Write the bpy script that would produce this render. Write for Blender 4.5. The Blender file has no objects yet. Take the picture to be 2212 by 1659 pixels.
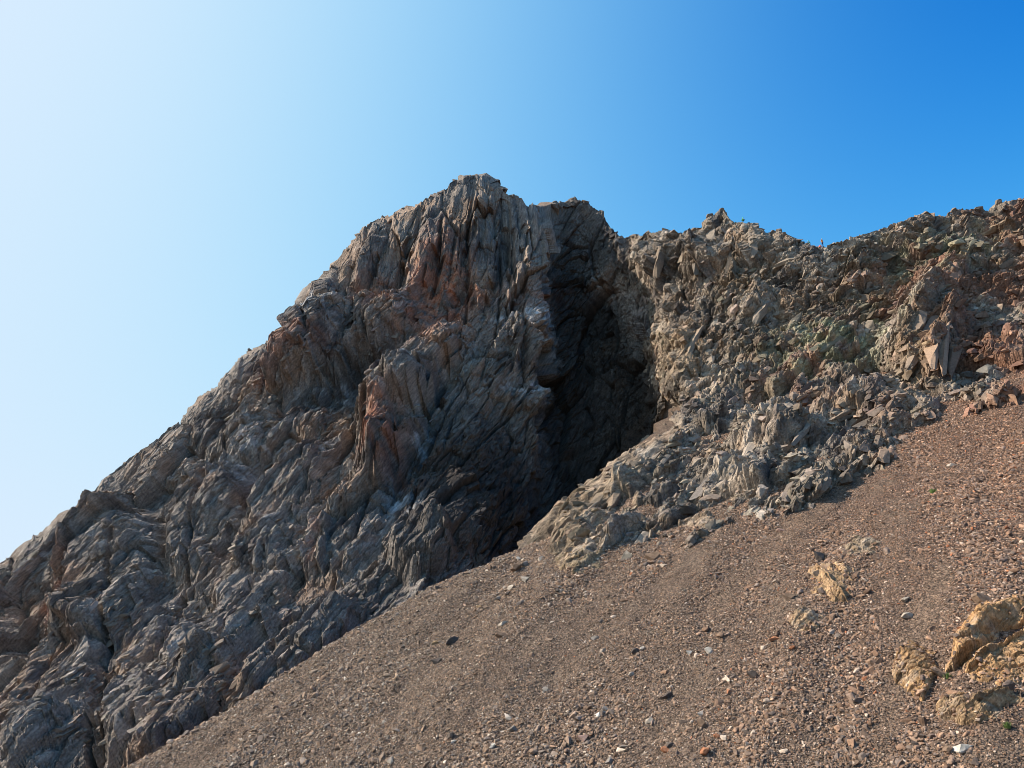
import bpy, bmesh, math, random
import numpy as np
from mathutils import Vector, Matrix, Euler

# ------------------------------------------------------------------ camera, sky, sun, exposure
SC = bpy.context.scene
COL = SC.collection
PITCH = math.radians(18.0)
FPX = 1720.0                      # focal length in units of a 2212 px wide frame
cam_d = bpy.data.cameras.new('camera')
cam = bpy.data.objects.new('camera', cam_d); COL.objects.link(cam)
cam_d.sensor_width = 36.0; cam_d.lens = 36.0 * FPX / 2212.0
cam_d.clip_start = 0.1; cam_d.clip_end = 5000
cam.location = (0, 0, 0); cam.rotation_euler = (math.radians(90) + PITCH, 0, 0)
SC.camera = cam

SUN_AZ, SUN_EL = math.radians(-84), math.radians(42)     # azimuth from +Y, negative = left
sdir = Vector((math.sin(SUN_AZ) * math.cos(SUN_EL), math.cos(SUN_AZ) * math.cos(SUN_EL), math.sin(SUN_EL)))
W = bpy.data.worlds.new('World'); SC.world = W; W.use_nodes = True
wn = W.node_tree.nodes; wl = W.node_tree.links
sky = wn.new('ShaderNodeTexSky'); sky.sky_type = 'NISHITA'; sky.sun_disc = False
sky.sun_elevation = SUN_EL; sky.sun_rotation = SUN_AZ
sky.altitude = 1000; sky.air_density = 0.2; sky.dust_density = 5; sky.ozone_density = 3
SKY_STRENGTH = 0.15; EXPOSURE = 0.7
wn['Background'].inputs['Strength'].default_value = SKY_STRENGTH
# the camera's colour response: one tone curve per channel over the whole sky
sc0 = wn.new('ShaderNodeVectorMath'); sc0.operation = 'SCALE'; sc0.inputs['Scale'].default_value = 0.1
gm = wn.new('ShaderNodeGamma'); gm.inputs['Gamma'].default_value = 0.5
sep = wn.new('ShaderNodeSeparateXYZ'); cmb = wn.new('ShaderNodeCombineXYZ')
def wmath(op, a, b):
    q = wn.new('ShaderNodeMath'); q.operation = op
    for k_, v_ in enumerate((a, b)):
        if v_ is None: continue
        if isinstance(v_, (int, float)): q.inputs[k_].default_value = v_
        else: wl.new(v_, q.inputs[k_])
    return q.outputs[0]
# each channel: A - B exp(-k (x - x0))
for ci, (A_, B_, k_, x_, lo_) in enumerate(((.853, .741, 10.34, .163, .08), (.92, .44, 15.75, .197, .42), (1.0, .154, 20.17, .271, .82))):
    e_ = wmath('EXPONENT', wmath('MULTIPLY', wmath('SUBTRACT', sep.outputs[ci], x_), -k_), None)
    wl.new(wmath('MAXIMUM', wmath('SUBTRACT', A_, wmath('MULTIPLY', e_, B_)), lo_), cmb.inputs[ci])
g2 = wn.new('ShaderNodeGamma'); g2.inputs['Gamma'].default_value = 2.0
sc1 = wn.new('ShaderNodeVectorMath'); sc1.operation = 'SCALE'; sc1.inputs['Scale'].default_value = 1 / (SKY_STRENGTH * 2 ** EXPOSURE)
for a_, b_ in ((sky.outputs[0], sc0.inputs[0]), (sc0.outputs[0], gm.inputs['Color']), (gm.outputs[0], sep.inputs[0]), (cmb.outputs[0], g2.inputs['Color']),
               (g2.outputs[0], sc1.inputs[0]), (sc1.outputs[0], wn['Background'].inputs['Color'])):
    wl.new(a_, b_)

sl = bpy.data.lights.new('sun', 'SUN'); sl.energy = 5.0; sl.angle = math.radians(0.53); sl.color = (1.0, 0.89, 0.76)
so = bpy.data.objects.new('sun', sl); COL.objects.link(so)
so.rotation_euler = sdir.to_track_quat('Z', 'Y').to_euler(); so.location = (-60, 20, 120)
SC.view_settings.view_transform = 'Standard'; SC.view_settings.look = 'None'
SC.view_settings.exposure = EXPOSURE; SC.view_settings.gamma = 1.0
SC.render.engine = 'CYCLES'
SC.cycles.filter_width = 0.9
SC.cycles.max_bounces = 4; SC.cycles.diffuse_bounces = 2; SC.cycles.glossy_bounces = 1

# ------------------------------------------------------------------ helpers
f32 = np.float32
CP, SP = math.cos(PITCH), math.sin(PITCH)
def ray(px, py):
    a = (np.asarray(px, float) - 1106.0) / FPX; b = (829.5 - np.asarray(py, float)) / FPX
    return np.stack([a, CP - b * SP, SP + b * CP], -1)
def at(px, py, Y):
    d = ray(px, py); return d * (np.asarray(Y, float) / d[..., 1])[..., None]
def proj(P):
    x, y, z = P[..., 0], P[..., 1], P[..., 2]
    dep = y * CP + z * SP
    return 1106 + FPX * x / dep, 829.5 - FPX * (z * CP - y * SP) / dep

rs = np.random.RandomState(7)
PERM = np.concatenate([rs.permutation(1024)] * 2).astype(np.int32)
GR = rs.normal(size=(1024, 3)).astype(f32); GR /= np.linalg.norm(GR, axis=1, keepdims=True)
RND = rs.rand(1024, 8).astype(f32)
def hsh(i, j, k, s=0):
    return PERM[PERM[PERM[(i + s * 37) & 1023] + (j & 1023)] + (k & 1023)]
def perlin(P, s=0):
    P = P.astype(f32); I = np.floor(P).astype(np.int32); F = P - I
    U = F * F * F * (F * (F * 6 - 15) + 10); out = 0
    for dx in (0, 1):
        wx = U[..., 0] if dx else 1 - U[..., 0]
        for dy in (0, 1):
            wy = wx * (U[..., 1] if dy else 1 - U[..., 1])
            for dz in (0, 1):
                g = GR[hsh(I[..., 0] + dx, I[..., 1] + dy, I[..., 2] + dz, s)]
                w = wy * (U[..., 2] if dz else 1 - U[..., 2])
                out = out + w * (g[..., 0] * (F[..., 0] - dx) + g[..., 1] * (F[..., 1] - dy) + g[..., 2] * (F[..., 2] - dz))
    return out * 1.5
def fbm(P, n=4, s=0, gain=.5):
    a, o = 1.0, 0
    for i in range(n):
        o = o + a * perlin(P, s + i); P = P * 2.03 + 11.3; a *= gain
    return o
def ridged(P, n=4, s=0, gain=.5):
    a, o = 1.0, 0
    for i in range(n):
        o = o + a * (1 - 2 * np.abs(perlin(P, s + i))); P = P * 2.07 + 5.1; a *= gain
    return o
def cells(P, s=0):
    """8-neighbour cellular noise: random values of the nearest cell, F1, F2, offset to its centre"""
    P = P.astype(f32); Q = P - f32(.5); I = np.floor(Q).astype(np.int32)
    n = P.shape[:-1]
    f1 = np.full(n, 9., f32); f2 = np.full(n, 9., f32); idx = np.zeros(n, np.int32); off = np.zeros(P.shape, f32)
    for dx in (0, 1):
        for dy in (0, 1):
            for dz in (0, 1):
                h = hsh(I[..., 0] + dx, I[..., 1] + dy, I[..., 2] + dz, s)
                r = RND[h]
                o = np.stack([P[..., c] - (I[..., c] + (dx, dy, dz)[c]) - (.5 + .8 * (r[..., c] - .5)) for c in range(3)], -1)
                d = (o * o).sum(-1)
                m = d < f1
                f2 = np.where(m, f1, np.minimum(f2, d))
                f1 = np.where(m, d, f1); idx = np.where(m, h, idx); off = np.where(m[..., None], o, off)
    return RND[idx], np.sqrt(f1), np.sqrt(f2), off
def half(fn, S):
    """evaluate a smooth field on every second grid point and interpolate"""
    L = fn(S[::2, ::2]); n0, n1 = S.shape[:2]
    i = np.minimum(np.arange(n0) / 2, L.shape[0] - 1.001); j = np.minimum(np.arange(n1) / 2, L.shape[1] - 1.001)
    i0, j0 = i.astype(int), j.astype(int); fi = (i - i0)[:, None].astype(f32); fj = (j - j0)[None].astype(f32)
    i1, j1 = np.minimum(i0 + 1, L.shape[0] - 1), np.minimum(j0 + 1, L.shape[1] - 1)
    if L.ndim == 3: fi, fj = fi[..., None], fj[..., None]
    return (L[i0][:, j0] * (1 - fi) + L[i1][:, j0] * fi) * (1 - fj) + (L[i0][:, j1] * (1 - fi) + L[i1][:, j1] * fi) * fj
def sstep(a, b, x):
    t = np.clip((x - a) / (b - a), 0, 1); return t * t * (3 - 2 * t)

def frame(n, ang):
    """strata frame of a face with normal n; ang = lean of the beds in the face, degrees from horizontal"""
    n = np.array(n, float); n /= np.linalg.norm(n)
    ex = np.cross([0, 0, 1], n); ex /= np.linalg.norm(ex)
    if ex[0] < 0: ex = -ex
    ez = np.cross(n, ex)
    if ez[2] < 0: ez = -ez
    t = math.radians(ang)
    e1 = math.cos(t) * ex + math.sin(t) * ez; e2 = -math.sin(t) * ex + math.cos(t) * ez
    return np.stack([e1, e2, n]).astype(f32)

def warp(P, s):
    P = P.astype(f32)
    w = np.stack([perlin(P / 9 + k * 17.1, s + k) for k in range(3)], -1) * f32(.1)
    return P + w
def blocks(Q, L, s, tilt=.5, crack=.25, cw=.07):
    r, a, b, o = cells(Q / np.array(L, f32), s)
    h = (r[..., 3] - .5) * 2 + tilt * 2 * ((r[..., 4] - .5) * o[..., 0] + (r[..., 5] - .5) * 2 * o[..., 1] + (r[..., 6] - .5) * o[..., 2])
    return h - crack * 2 * (1 - sstep(0, cw, b - a)), r, b - a

def mesh_obj(name, V, faces, mat, parent=None, smooth=False, attrs=None):
    me = bpy.data.meshes.new(name)
    V = np.ascontiguousarray(V, f32).reshape(-1, 3); F = np.ascontiguousarray(faces, np.int32)
    k = F.shape[1]
    me.vertices.add(len(V)); me.vertices.foreach_set('co', V.ravel())
    me.loops.add(F.size); me.loops.foreach_set('vertex_index', F.ravel())
    me.polygons.add(len(F)); me.polygons.foreach_set('loop_start', np.arange(0, F.size, k, dtype=np.int32))
    me.polygons.foreach_set('use_smooth', np.full(len(F), smooth))
    if attrs:
        for an, av in attrs.items():
            if av.ndim == 2:
                at_ = me.attributes.new(an, 'FLOAT_COLOR', 'POINT')
                c = np.ones((len(V), 4), f32); c[:, :3] = av; at_.data.foreach_set('color', c.ravel())
            else:
                at_ = me.attributes.new(an, 'FLOAT', 'POINT'); at_.data.foreach_set('value', av.astype(f32).ravel())
    me.update(calc_edges=True)
    me.materials.append(mat)
    o = bpy.data.objects.new(name, me); COL.objects.link(o)
    if parent: o.parent = parent
    return o
def grid_faces(nu, nv):
    i = np.arange(nu * nv).reshape(nu, nv)
    return np.stack([i[:-1, :-1], i[1:, :-1], i[1:, 1:], i[:-1, 1:]], -1).reshape(-1, 4)
def normals(P):
    du = np.gradient(P, axis=0); dv = np.gradient(P, axis=1)
    n = np.cross(du, dv); return n / (np.linalg.norm(n, axis=-1, keepdims=True) + 1e-9)
def catmull(C, t, axis):
    """C sampled at index positions t along axis (uniform Catmull-Rom, clamped ends)"""
    C = np.moveaxis(C, axis, 0); n = len(C)
    i = np.clip(np.floor(t).astype(int), 0, n - 2); f = (t - i)
    sh = (-1,) + (1,) * (C.ndim - 1); f = f.reshape(sh)
    p1, p2 = C[i], C[i + 1]
    p0 = np.where((i > 0).reshape(sh), C[np.maximum(i - 1, 0)], 2 * p1 - p2)
    p3 = np.where((i < n - 2).reshape(sh), C[np.minimum(i + 2, n - 1)], 2 * p2 - p1)
    o = .5 * (2 * p1 + (p2 - p0) * f + (2 * p0 - 5 * p1 + 4 * p2 - p3) * f * f + (3 * p1 - 3 * p2 + p3 - p0) * f ** 3)
    return np.moveaxis(o, 0, axis)
def seg_dist(px, py, pts):
    """distance in frame units to a polyline, and the fraction along it"""
    best = np.full(px.shape, 1e9); fr = np.zeros(px.shape); m = len(pts) - 1
    for k in range(m):
        (ax, ay), (bx, by) = pts[k], pts[k + 1]
        L2 = (bx - ax) ** 2 + (by - ay) ** 2
        t = np.clip(((px - ax) * (bx - ax) + (py - ay) * (by - ay)) / L2, 0, 1)
        d = np.hypot(px - ax - t * (bx - ax), py - ay - t * (by - ay))
        fr = np.where(d < best, (k + t) / m, fr); best = np.minimum(best, d)
    return best, fr
def ell(px, py, cx, cy, rx, ry, ang=0):
    t = math.radians(ang); dx, dy = px - cx, -(py - cy)
    a = (dx * math.cos(t) + dy * math.sin(t)) / rx; b = (-dx * math.sin(t) + dy * math.cos(t)) / ry
    return np.sqrt(a * a + b * b)
def blob(px, py, cx, cy, rx, ry, ang=0, soft=.5):
    return 1 - sstep(1 - soft, 1 + soft, ell(px, py, cx, cy, rx, ry, ang))

# ------------------------------------------------------------------ materials
def rock_material(name, rough=.9, bump=.6, scale=1.0, speckle=.35, grain=None, dist=.25):
    m = bpy.data.materials.new(name); m.use_nodes = True
    n, l = m.node_tree.nodes, m.node_tree.links
    b = n['Principled BSDF']; b.inputs['Roughness'].default_value = rough
    b.inputs['Specular IOR Level'].default_value = .25
    def math_(op, x, y):
        q = n.new('ShaderNodeMath'); q.operation = op
        for k, v in enumerate((x, y)):
            if isinstance(v, (int, float)): q.inputs[k].default_value = v
            else: l.new(v, q.inputs[k])
        return q.outputs[0]
    at_ = n.new('ShaderNodeAttribute'); at_.attribute_name = 'col'
    geo = n.new('ShaderNodeNewGeometry'); pos = geo.outputs['Position']
    n1 = n.new('ShaderNodeTexNoise'); n1.inputs['Scale'].default_value = 3.0 * scale; n1.inputs['Detail'].default_value = 6; n1.inputs['Roughness'].default_value = .75
    vor = n.new('ShaderNodeTexVoronoi'); vor.inputs['Scale'].default_value = 1.6 * scale
    l.new(pos, n1.inputs['Vector']); l.new(pos, vor.inputs['Vector'])
    mr = n.new('ShaderNodeMapRange'); mr.inputs[1].default_value = .34; mr.inputs[2].default_value = .66
    mr.inputs[3].default_value = 1 - speckle; mr.inputs[4].default_value = 1 + speckle
    l.new(n1.outputs['Fac'], mr.inputs[0])
    tone = mr.outputs[0]; height = math_('ADD', n1.outputs['Fac'], vor.outputs['Distance'])
    def grain_noise(gr):
        cb = n.new('ShaderNodeCombineXYZ')
        for k, f in enumerate((.38, 3.4, 1.6)):
            dt = n.new('ShaderNodeVectorMath'); dt.operation = 'DOT_PRODUCT'; dt.inputs[1].default_value = [float(x) * f for x in gr[k]]
            l.new(pos, dt.inputs[0]); l.new(dt.outputs['Value'], cb.inputs[k])
        n2 = n.new('ShaderNodeTexNoise'); n2.inputs['Scale'].default_value = 1.0; n2.inputs['Detail'].default_value = 5; n2.inputs['Roughness'].default_value = .7
        v2 = n.new('ShaderNodeTexVoronoi'); v2.feature = 'DISTANCE_TO_EDGE'; v2.inputs['Scale'].default_value = .5
        l.new(cb.outputs[0], n2.inputs['Vector']); l.new(cb.outputs[0], v2.inputs['Vector'])
        cr = n.new('ShaderNodeMapRange'); cr.inputs[1].default_value = 0; cr.inputs[2].default_value = .06
        l.new(v2.outputs['Distance'], cr.inputs[0])
        return n2.outputs['Fac'], cr.outputs[0]
    if grain is not None:
        ga, ca = grain_noise(grain[0])
        if len(grain) > 1:
            gb, cb_ = grain_noise(grain[1]); ua = n.new('ShaderNodeAttribute'); ua.attribute_name = 'upright'; uf = ua.outputs['Fac']
            def mixf(a, b_): return math_('ADD', math_('MULTIPLY', a, math_('SUBTRACT', 1.0, uf)), math_('MULTIPLY', b_, uf))
            ga, ca = mixf(ga, gb), mixf(ca, cb_)
        m2 = n.new('ShaderNodeMapRange'); m2.inputs[1].default_value = .35; m2.inputs[2].default_value = .65; m2.inputs[3].default_value = .62; m2.inputs[4].default_value = 1.5
        l.new(ga, m2.inputs[0]); tone = math_('MULTIPLY', tone, m2.outputs[0])
        height = math_('ADD', height, math_('ADD', math_('MULTIPLY', ga, 2.4), math_('MULTIPLY', ca, .8)))
    mx = n.new('ShaderNodeMix'); mx.data_type = 'RGBA'; mx.blend_type = 'MULTIPLY'; mx.inputs[0].default_value = 1
    l.new(at_.outputs['Color'], mx.inputs[6]); l.new(tone, mx.inputs[7])
    l.new(mx.outputs[2], b.inputs['Base Color'])
    bp = n.new('ShaderNodeBump'); bp.inputs['Strength'].default_value = bump; bp.inputs['Distance'].default_value = dist / scale
    l.new(height, bp.inputs['Height']); l.new(bp.outputs[0], b.inputs['Normal'])
    return m
M_CRAG = rock_material('crag_rock', bump=.55, speckle=.5, scale=1.4, grain=[frame((.3, -.75, .55), 57), frame((.15, -.85, .45), 84)], dist=.30)
M_RIDGE = rock_material('ridge_rock', bump=.55, speckle=.5, scale=1.4, grain=[frame((-.3, -.7, .65), 50)], dist=.25)
def scree_material():
    m = rock_material('scree_ground', scale=2.5, speckle=.3, bump=.8)
    n, l = m.node_tree.nodes, m.node_tree.links; b = n['Principled BSDF']
    old = b.inputs['Base Color'].links[0].from_socket; geo = n.new('ShaderNodeNewGeometry')
    hgt = None
    for sc_, lo, hi in ((10.0, .5, 1.6), (5.5, .6, 1.5)):
        v = n.new('ShaderNodeTexVoronoi'); v.inputs['Scale'].default_value = sc_; l.new(geo.outputs['Position'], v.inputs['Vector'])
        sp_ = n.new('ShaderNodeSeparateColor'); l.new(v.outputs['Color'], sp_.inputs[0])
        mr = n.new('ShaderNodeMapRange'); mr.inputs[3].default_value = lo; mr.inputs[4].default_value = hi; l.new(sp_.outputs[0], mr.inputs[0])
        mx = n.new('ShaderNodeMix'); mx.data_type = 'RGBA'; mx.blend_type = 'MULTIPLY'; mx.inputs[0].default_value = 1
        l.new(old, mx.inputs[6]); l.new(mr.outputs[0], mx.inputs[7]); old = mx.outputs[2]
        bp = n.new('ShaderNodeBump'); bp.invert = True; bp.inputs['Strength'].default_value = .9; bp.inputs['Distance'].default_value = .9 / sc_
        l.new(v.outputs['Distance'], bp.inputs['Height']); l.new(b.inputs['Normal'].links[0].from_socket, bp.inputs['Normal']); l.new(bp.outputs[0], b.inputs['Normal'])
    l.new(old, b.inputs['Base Color'])
    return m
M_SCREE = scree_material()
M_BLOCK = rock_material('boulder_rock', scale=2.0, speckle=.3, bump=.5)

def lerp(a, b, t):
    return a + (np.asarray(b, f32) - a) * np.asarray(t)[..., None]

# ------------------------------------------------------------------ scree and valley ground
SX, SY, Z0 = .32, .51, -38.7
EDGE = np.array([(-122, 22), (-79, 49), (-36, 78), (-9, 96.0), (1.4, 99.3), (8, 107), (20, 125)], float)
def edge_d(x, y):
    """signed distance (m) past the left edge of the scree fan, positive on the gully side"""
    best = np.full(np.shape(x), 1e9); sg = np.ones(np.shape(x))
    for (ax, ay), (bx, by) in zip(EDGE[:-1], EDGE[1:]):
        dx, dy = bx - ax, by - ay; L2 = dx * dx + dy * dy
        t = np.clip(((x - ax) * dx + (y - ay) * dy) / L2, 0, 1)
        ex, ey = x - ax - t * dx, y - ay - t * dy; d = np.hypot(ex, ey)
        m = d < best; best = np.where(m, d, best); sg = np.where(m, np.sign(dx * ey - dy * ex), sg)
    return best * sg
def scree_plane(x, y):
    return Z0 + SX * x + SY * y
def scree_z(x, y, detail=True):
    x = np.asarray(x, float); y = np.asarray(y, float)
    z = scree_plane(x, y)
    P = np.stack([x, y, 0 * x], -1)
    # broad hollows and chutes running down the fall line
    fl = np.stack([(x * .847 - y * .53) / 9, (x * .53 + y * .847) / 34, 0 * x], -1)
    z = z + 1.1 * perlin(fl, 31) + .45 * perlin(fl * 2.3, 32)
    d = edge_d(x, y)
    sp = np.where(d > 12, d, np.log1p(np.exp(np.clip(d, -40, 12) / 1.5)) * 1.5)
    z = z - 1.05 * sp
    mound = -1.7 - .42 * np.maximum(y, -40) - .05 * np.abs(x)
    k = 4.0
    z = np.where(np.abs(z - mound) > 40, np.maximum(z, mound), np.maximum(z, mound) + k * np.log1p(np.exp(-np.abs(z - mound) / k)))
    if detail:
        z = z + .22 * fbm(P / 2.2, 4, 41)
    return z
def scree_hit(px, py):
    """world point where the sight line of a frame position meets the scree"""
    d = ray(px, py); dv = d[..., 2] - SX * d[..., 0] - SY * d[..., 1]
    t = np.where(dv < -.05, Z0 / np.minimum(dv, -.05), 400.0)
    for k in range(7):
        P = d * t[..., None]; g = P[..., 2] - scree_z(P[..., 0], P[..., 1], False)
        t = np.clip(t - .8 * g / np.minimum(dv, -.05), 20, 400)
    return d * t[..., None]

# ------------------------------------------------------------------ crag (left wall)
CR = [
 [(-700,1640,165),(-700,1800,140),(-700,2000,115),(-700,2200,95)],
 [(-250,1380,152),(-250,1560,128),(-250,1760,106),(-240,1980,86)],
 [(0,1215,150),(-20,1380,130),(0,1560,108),(30,1840,84)],
 [(215,1045,152),(170,1250,132),(150,1480,110),(190,1790,85)],
 [(430,860,155),(370,1100,136),(330,1380,113),(360,1700,87)],
 [(590,738,158),(560,980,140),(520,1260,117),(550,1580,90)],
 [(725,575,160),(710,840,146),(690,1140,122),(730,1470,95)],
 [(880,447,161),(880,720,150),(850,1040,128),(870,1370,101)],
 [(1040,373,164),(1030,680,152),(990,1000,131),(970,1310,106)],
 [(1110,420,164),(1110,690,152),(1080,980,137),(1045,1280,115)],
 [(1158,445,165),(1168,690,154),(1165,920,144),(1105,1230,124)],
 [(1178,446,177),(1184,690,168),(1186,920,155),(1150,1205,136)],
 [(1245,430,182),(1255,690,175),(1265,900,162),(1205,1190,143)],
 [(1305,465,181),(1332,640,171),(1385,820,160),(1300,1170,148)],
 [(1352,515,177),(1390,650,163),(1425,850,148),(1370,1160,142)],
 [(1470,540,180),(1520,680,172),(1560,850,160),(1460,1170,150)],
]
CREST_L = [(-700,1640),(-250,1380),(0,1217),(32,1199),(58,1160),(70,1159),(104,1145),(109,1127),(141,1102),(159,1099),(176,1088),(201,1067),(217,1039),(247,1018),(282,988),(342,947),(363,926),(391,910),(400,894),(419,873),(437,852),(476,831),(486,810),(501,796),(520,771),(543,755),(578,741),(589,739),(596,732),(610,716),(650,672),(667,651),(683,642),(695,610),(718,575),(743,573),(752,543),(771,508),(782,497),(798,482),(812,475),(833,468),(850,462),(872,448),(907,441),(916,431),(942,418),(965,406),(977,392),(1004,378),(1023,378),(1039,372),(1051,383),(1062,381),(1073,385),(1078,401),(1087,409),(1094,423),(1104,422),(1111,420),(1129,430),(1138,448),(1150,439),(1161,445),(1198,434),(1217,438),(1229,434),(1234,427),(1248,432),(1264,434),(1278,446),(1292,455),(1304,462),(1311,484),(1321,496),(1339,510),(1351,515),(1470,540)]
RR = [
 [(1270,480,204),(1285,640,198),(1335,800,190),(1370,960,172),(1190,1165,138)],
 [(1330,512,184),(1350,640,175),(1400,800,164),(1436,925,146),(1170,1160,114)],
 [(1362,512,176),(1404,650,162),(1430,790,148),(1462,922,127),(1160,1156,0)],
 [(1412,503,166),(1444,650,152),(1465,800,137),(1480,945,119),(1225,1180,0)],
 [(1475,502,158),(1490,650,147),(1505,800,132),(1510,962,114),(1330,1190,0)],
 [(1550,462,152),(1560,650,141),(1580,820,128),(1570,980,112),(1450,1145,0)],
 [(1640,510,146),(1650,660,136),(1680,820,123),(1690,960,108),(1620,1100,0)],
 [(1740,527,140),(1760,660,130),(1790,800,118),(1800,930,104),(1760,1045,0)],
 [(1830,520,138),(1860,640,129),(1900,770,117),(1910,880,105),(1900,985,0)],
 [(1980,468,138),(1990,600,128),(2010,720,117),(2020,820,106),(2020,910,0)],
 [(2110,452,138),(2120,570,128),(2130,680,117),(2140,780,105),(2130,865,0)],
 [(2230,423,138),(2240,540,127),(2250,650,116),(2260,730,106),(2260,810,0)],
 [(2450,380,136),(2460,500,125),(2470,600,114),(2480,680,104),(2480,760,0)],
 [(2900,300,134),(2910,420,124),(2920,520,113),(2930,600,103),(2930,690,0)],
]
CREST_R = [(1270,520),(1351,517),(1363,508),(1372,507),(1390,511),(1399,500),(1408,504),(1433,498),(1455,499),(1469,508),(1480,498),(1502,494),(1513,493),(1525,472),(1534,463),(1539,465),(1554,454),(1567,457),(1574,470),(1582,481),(1590,481),(1607,479),(1612,486),(1623,480),(1634,484),(1643,500),(1651,500),(1656,508),(1666,506),(1667,501),(1679,500),(1684,497),(1691,503),(1710,512),(1723,518),(1744,525),(1753,528),(1767,534),(1782,533),(1797,526),(1817,521),(1848,511),(1897,497),(1930,485),(1964,472),(1997,460),(2038,468),(2063,452),(2116,452),(2133,456),(2157,439),(2212,427),(2450,380),(2900,300)]

def scree_Y(px, py):
    return scree_hit(np.array(px, float), np.array(py, float))[1]
def build_net(rows, crest, nu, nv, nback, below):
    C = []
    for c in rows:
        pts = []
        for (px, py, Y) in c:
            if Y == 0:
                pts.append(at(px, py, scree_Y(px, py) - 1.1))
            elif c[-1][2] == 0 and py > 640:
                pts.append(at(px, py, min(Y, scree_Y(px, py) - 3.4)))
            else: pts.append(at(px, py, Y))
        e = pts[-1] - pts[-2]; e = e / np.linalg.norm(e)
        pts.append(pts[-1] + (e + np.array([0, 0, -.8])) * below)
        C.append(pts)
    C = np.array(C)                                        # columns x rows x 3
    D3 = np.linalg.norm(np.diff(C, axis=0), axis=-1) / np.linalg.norm(C[1:], axis=-1) * FPX
    px, py = proj(C)
    w = np.maximum(np.hypot(np.diff(px, axis=0), np.diff(py, axis=0)), .6 * D3)[:, 1:-1].mean(1); w[0] *= .3; w[-1] *= .3
    cu = np.concatenate([[0], np.cumsum(w)]); tu = np.interp(np.linspace(0, cu[-1], nu), cu, np.arange(len(cu)))
    px, py = proj(C[len(C) // 2]); w = np.hypot(np.diff(px), np.diff(py)); w[-1] *= .35
    cv = np.concatenate([[0], np.cumsum(w)]); tv = np.interp(np.linspace(0, cv[-1], nv), cv, np.arange(len(cv)))
    S = catmull(catmull(C, tu, 0), tv, 1)                  # nu x nv x 3
    px, py = proj(S[:, 0]); want = np.interp(px, [c[0] for c in crest], [c[1] for c in crest])
    dep = S[:, 0, 1] * CP + S[:, 0, 2] * SP
    dz = (py - want) / FPX * dep * 1.05
    fall = (1 - sstep(0, .22, np.linspace(0, 1, nv)))
    S[:, :, 2] += dz[:, None] * fall[None]
    # the far side of the crest
    tb = np.linspace(1, 0, nback + 1)[:-1]
    out = np.array([0.0, 1.0, -.35])
    B = S[:, :1] + (tb[None, :, None] ** 1.5) * 70 * out + np.array([0, 0, -1.]) * (tb[None, :, None] ** 2) * 40
    return np.concatenate([B, S], 1)

def soften(h):
    for ax in (0, 1):
        h = .25 * np.roll(h, 1, ax) + .5 * h + .25 * np.roll(h, -1, ax)
    return h
def beds(Q, ident, w, s):
    """tilted plates with a sharp edge each, numbered afresh in every block"""
    u = Q[..., 1] / w + ident * 17.0; i = np.floor(u).astype(np.int32); f = u - i
    r = RND[PERM[(i * 7 + (ident * 911).astype(np.int32) + s * 13) & 1023]]
    return (r[..., 0] - .5) * 1.1 + (f - .5) * (r[..., 1] * 1.9 - .35), r[..., 2] - .5
def shape_relief(S, N, fr_list, spec, s):
    """bed-aligned fractured relief; fr_list = [(frame, weight array)]; spec = block levels, each with its beds"""
    S = S.astype(f32); Pw = half(lambda a: warp(a, s) - a, S) + S
    h = np.zeros(S.shape[:2], f32); tone = np.zeros(S.shape[:2], f32)
    for k, (fr, wgt) in enumerate(fr_list):
        m = wgt > .02; lv = spec[k] if isinstance(spec[0], list) else spec
        Q = Pw[m] @ fr.T
        hh = 0; tt = 0
        for j, (L, amp, tilt, crack, bw, ba) in enumerate(lv):
            b, r, g = blocks(Q, L, s + 10 * k + j, tilt, crack)
            hh = hh + amp * b; tt = tt + (r[..., 7] - .5) * (.8, .8, .6, .5)[min(j, 3)]
            if bw:
                q, t = beds(Q, r[..., 1], bw, s + j); wt = .25 + 1.1 * r[..., 2] ** 2
                hh = hh + ba * wt * q; tt = tt + .45 * wt * t
        h[m] += wgt[m] * hh; tone[m] += wgt[m] * tt
    return h, tone

def ease(R, S, N, lo=.25, rng=.45, n=1):
    g = np.abs((N * S).sum(-1)) / np.linalg.norm(S, axis=-1)
    w = 1 - np.clip((g - lo) / rng, 0, 1); q = R
    for k in range(n): q = soften(q)
    return R + (q - R) * w * .8
def stretch_damp(S):
    d = np.linalg.norm(np.gradient(S, axis=1), axis=-1)
    return np.clip(.42 / np.maximum(d, .05), .25, 1)
def seat_crest(sp, crest, nb, span=170):
    """bring the skyline of the broken surface back to the surveyed crest line, keeping its small teeth"""
    for it in range(2):
        X, Y = proj(sp[:, nb - 6:nb + span]); j = Y.argmin(1); i = np.arange(len(j)); x, y = X[i, j], Y[i, j]
        p = sp[:, nb - 6:nb + span][i, j]; dep = p[:, 1] * CP + p[:, 2] * SP
        dz = (y - np.interp(x, [c[0] for c in crest], [c[1] for c in crest])) / FPX * dep
        k = np.hanning(15); k /= k.sum(); dz = np.convolve(np.pad(np.clip(dz, -6, 6), 7, mode='edge'), k, mode='valid')
        rows = np.arange(sp.shape[1]); fall = 1 - sstep(nb + 40, nb + span + 60, rows)
        sp[..., 2] += dz[:, None] * fall[None]
    return sp
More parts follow.
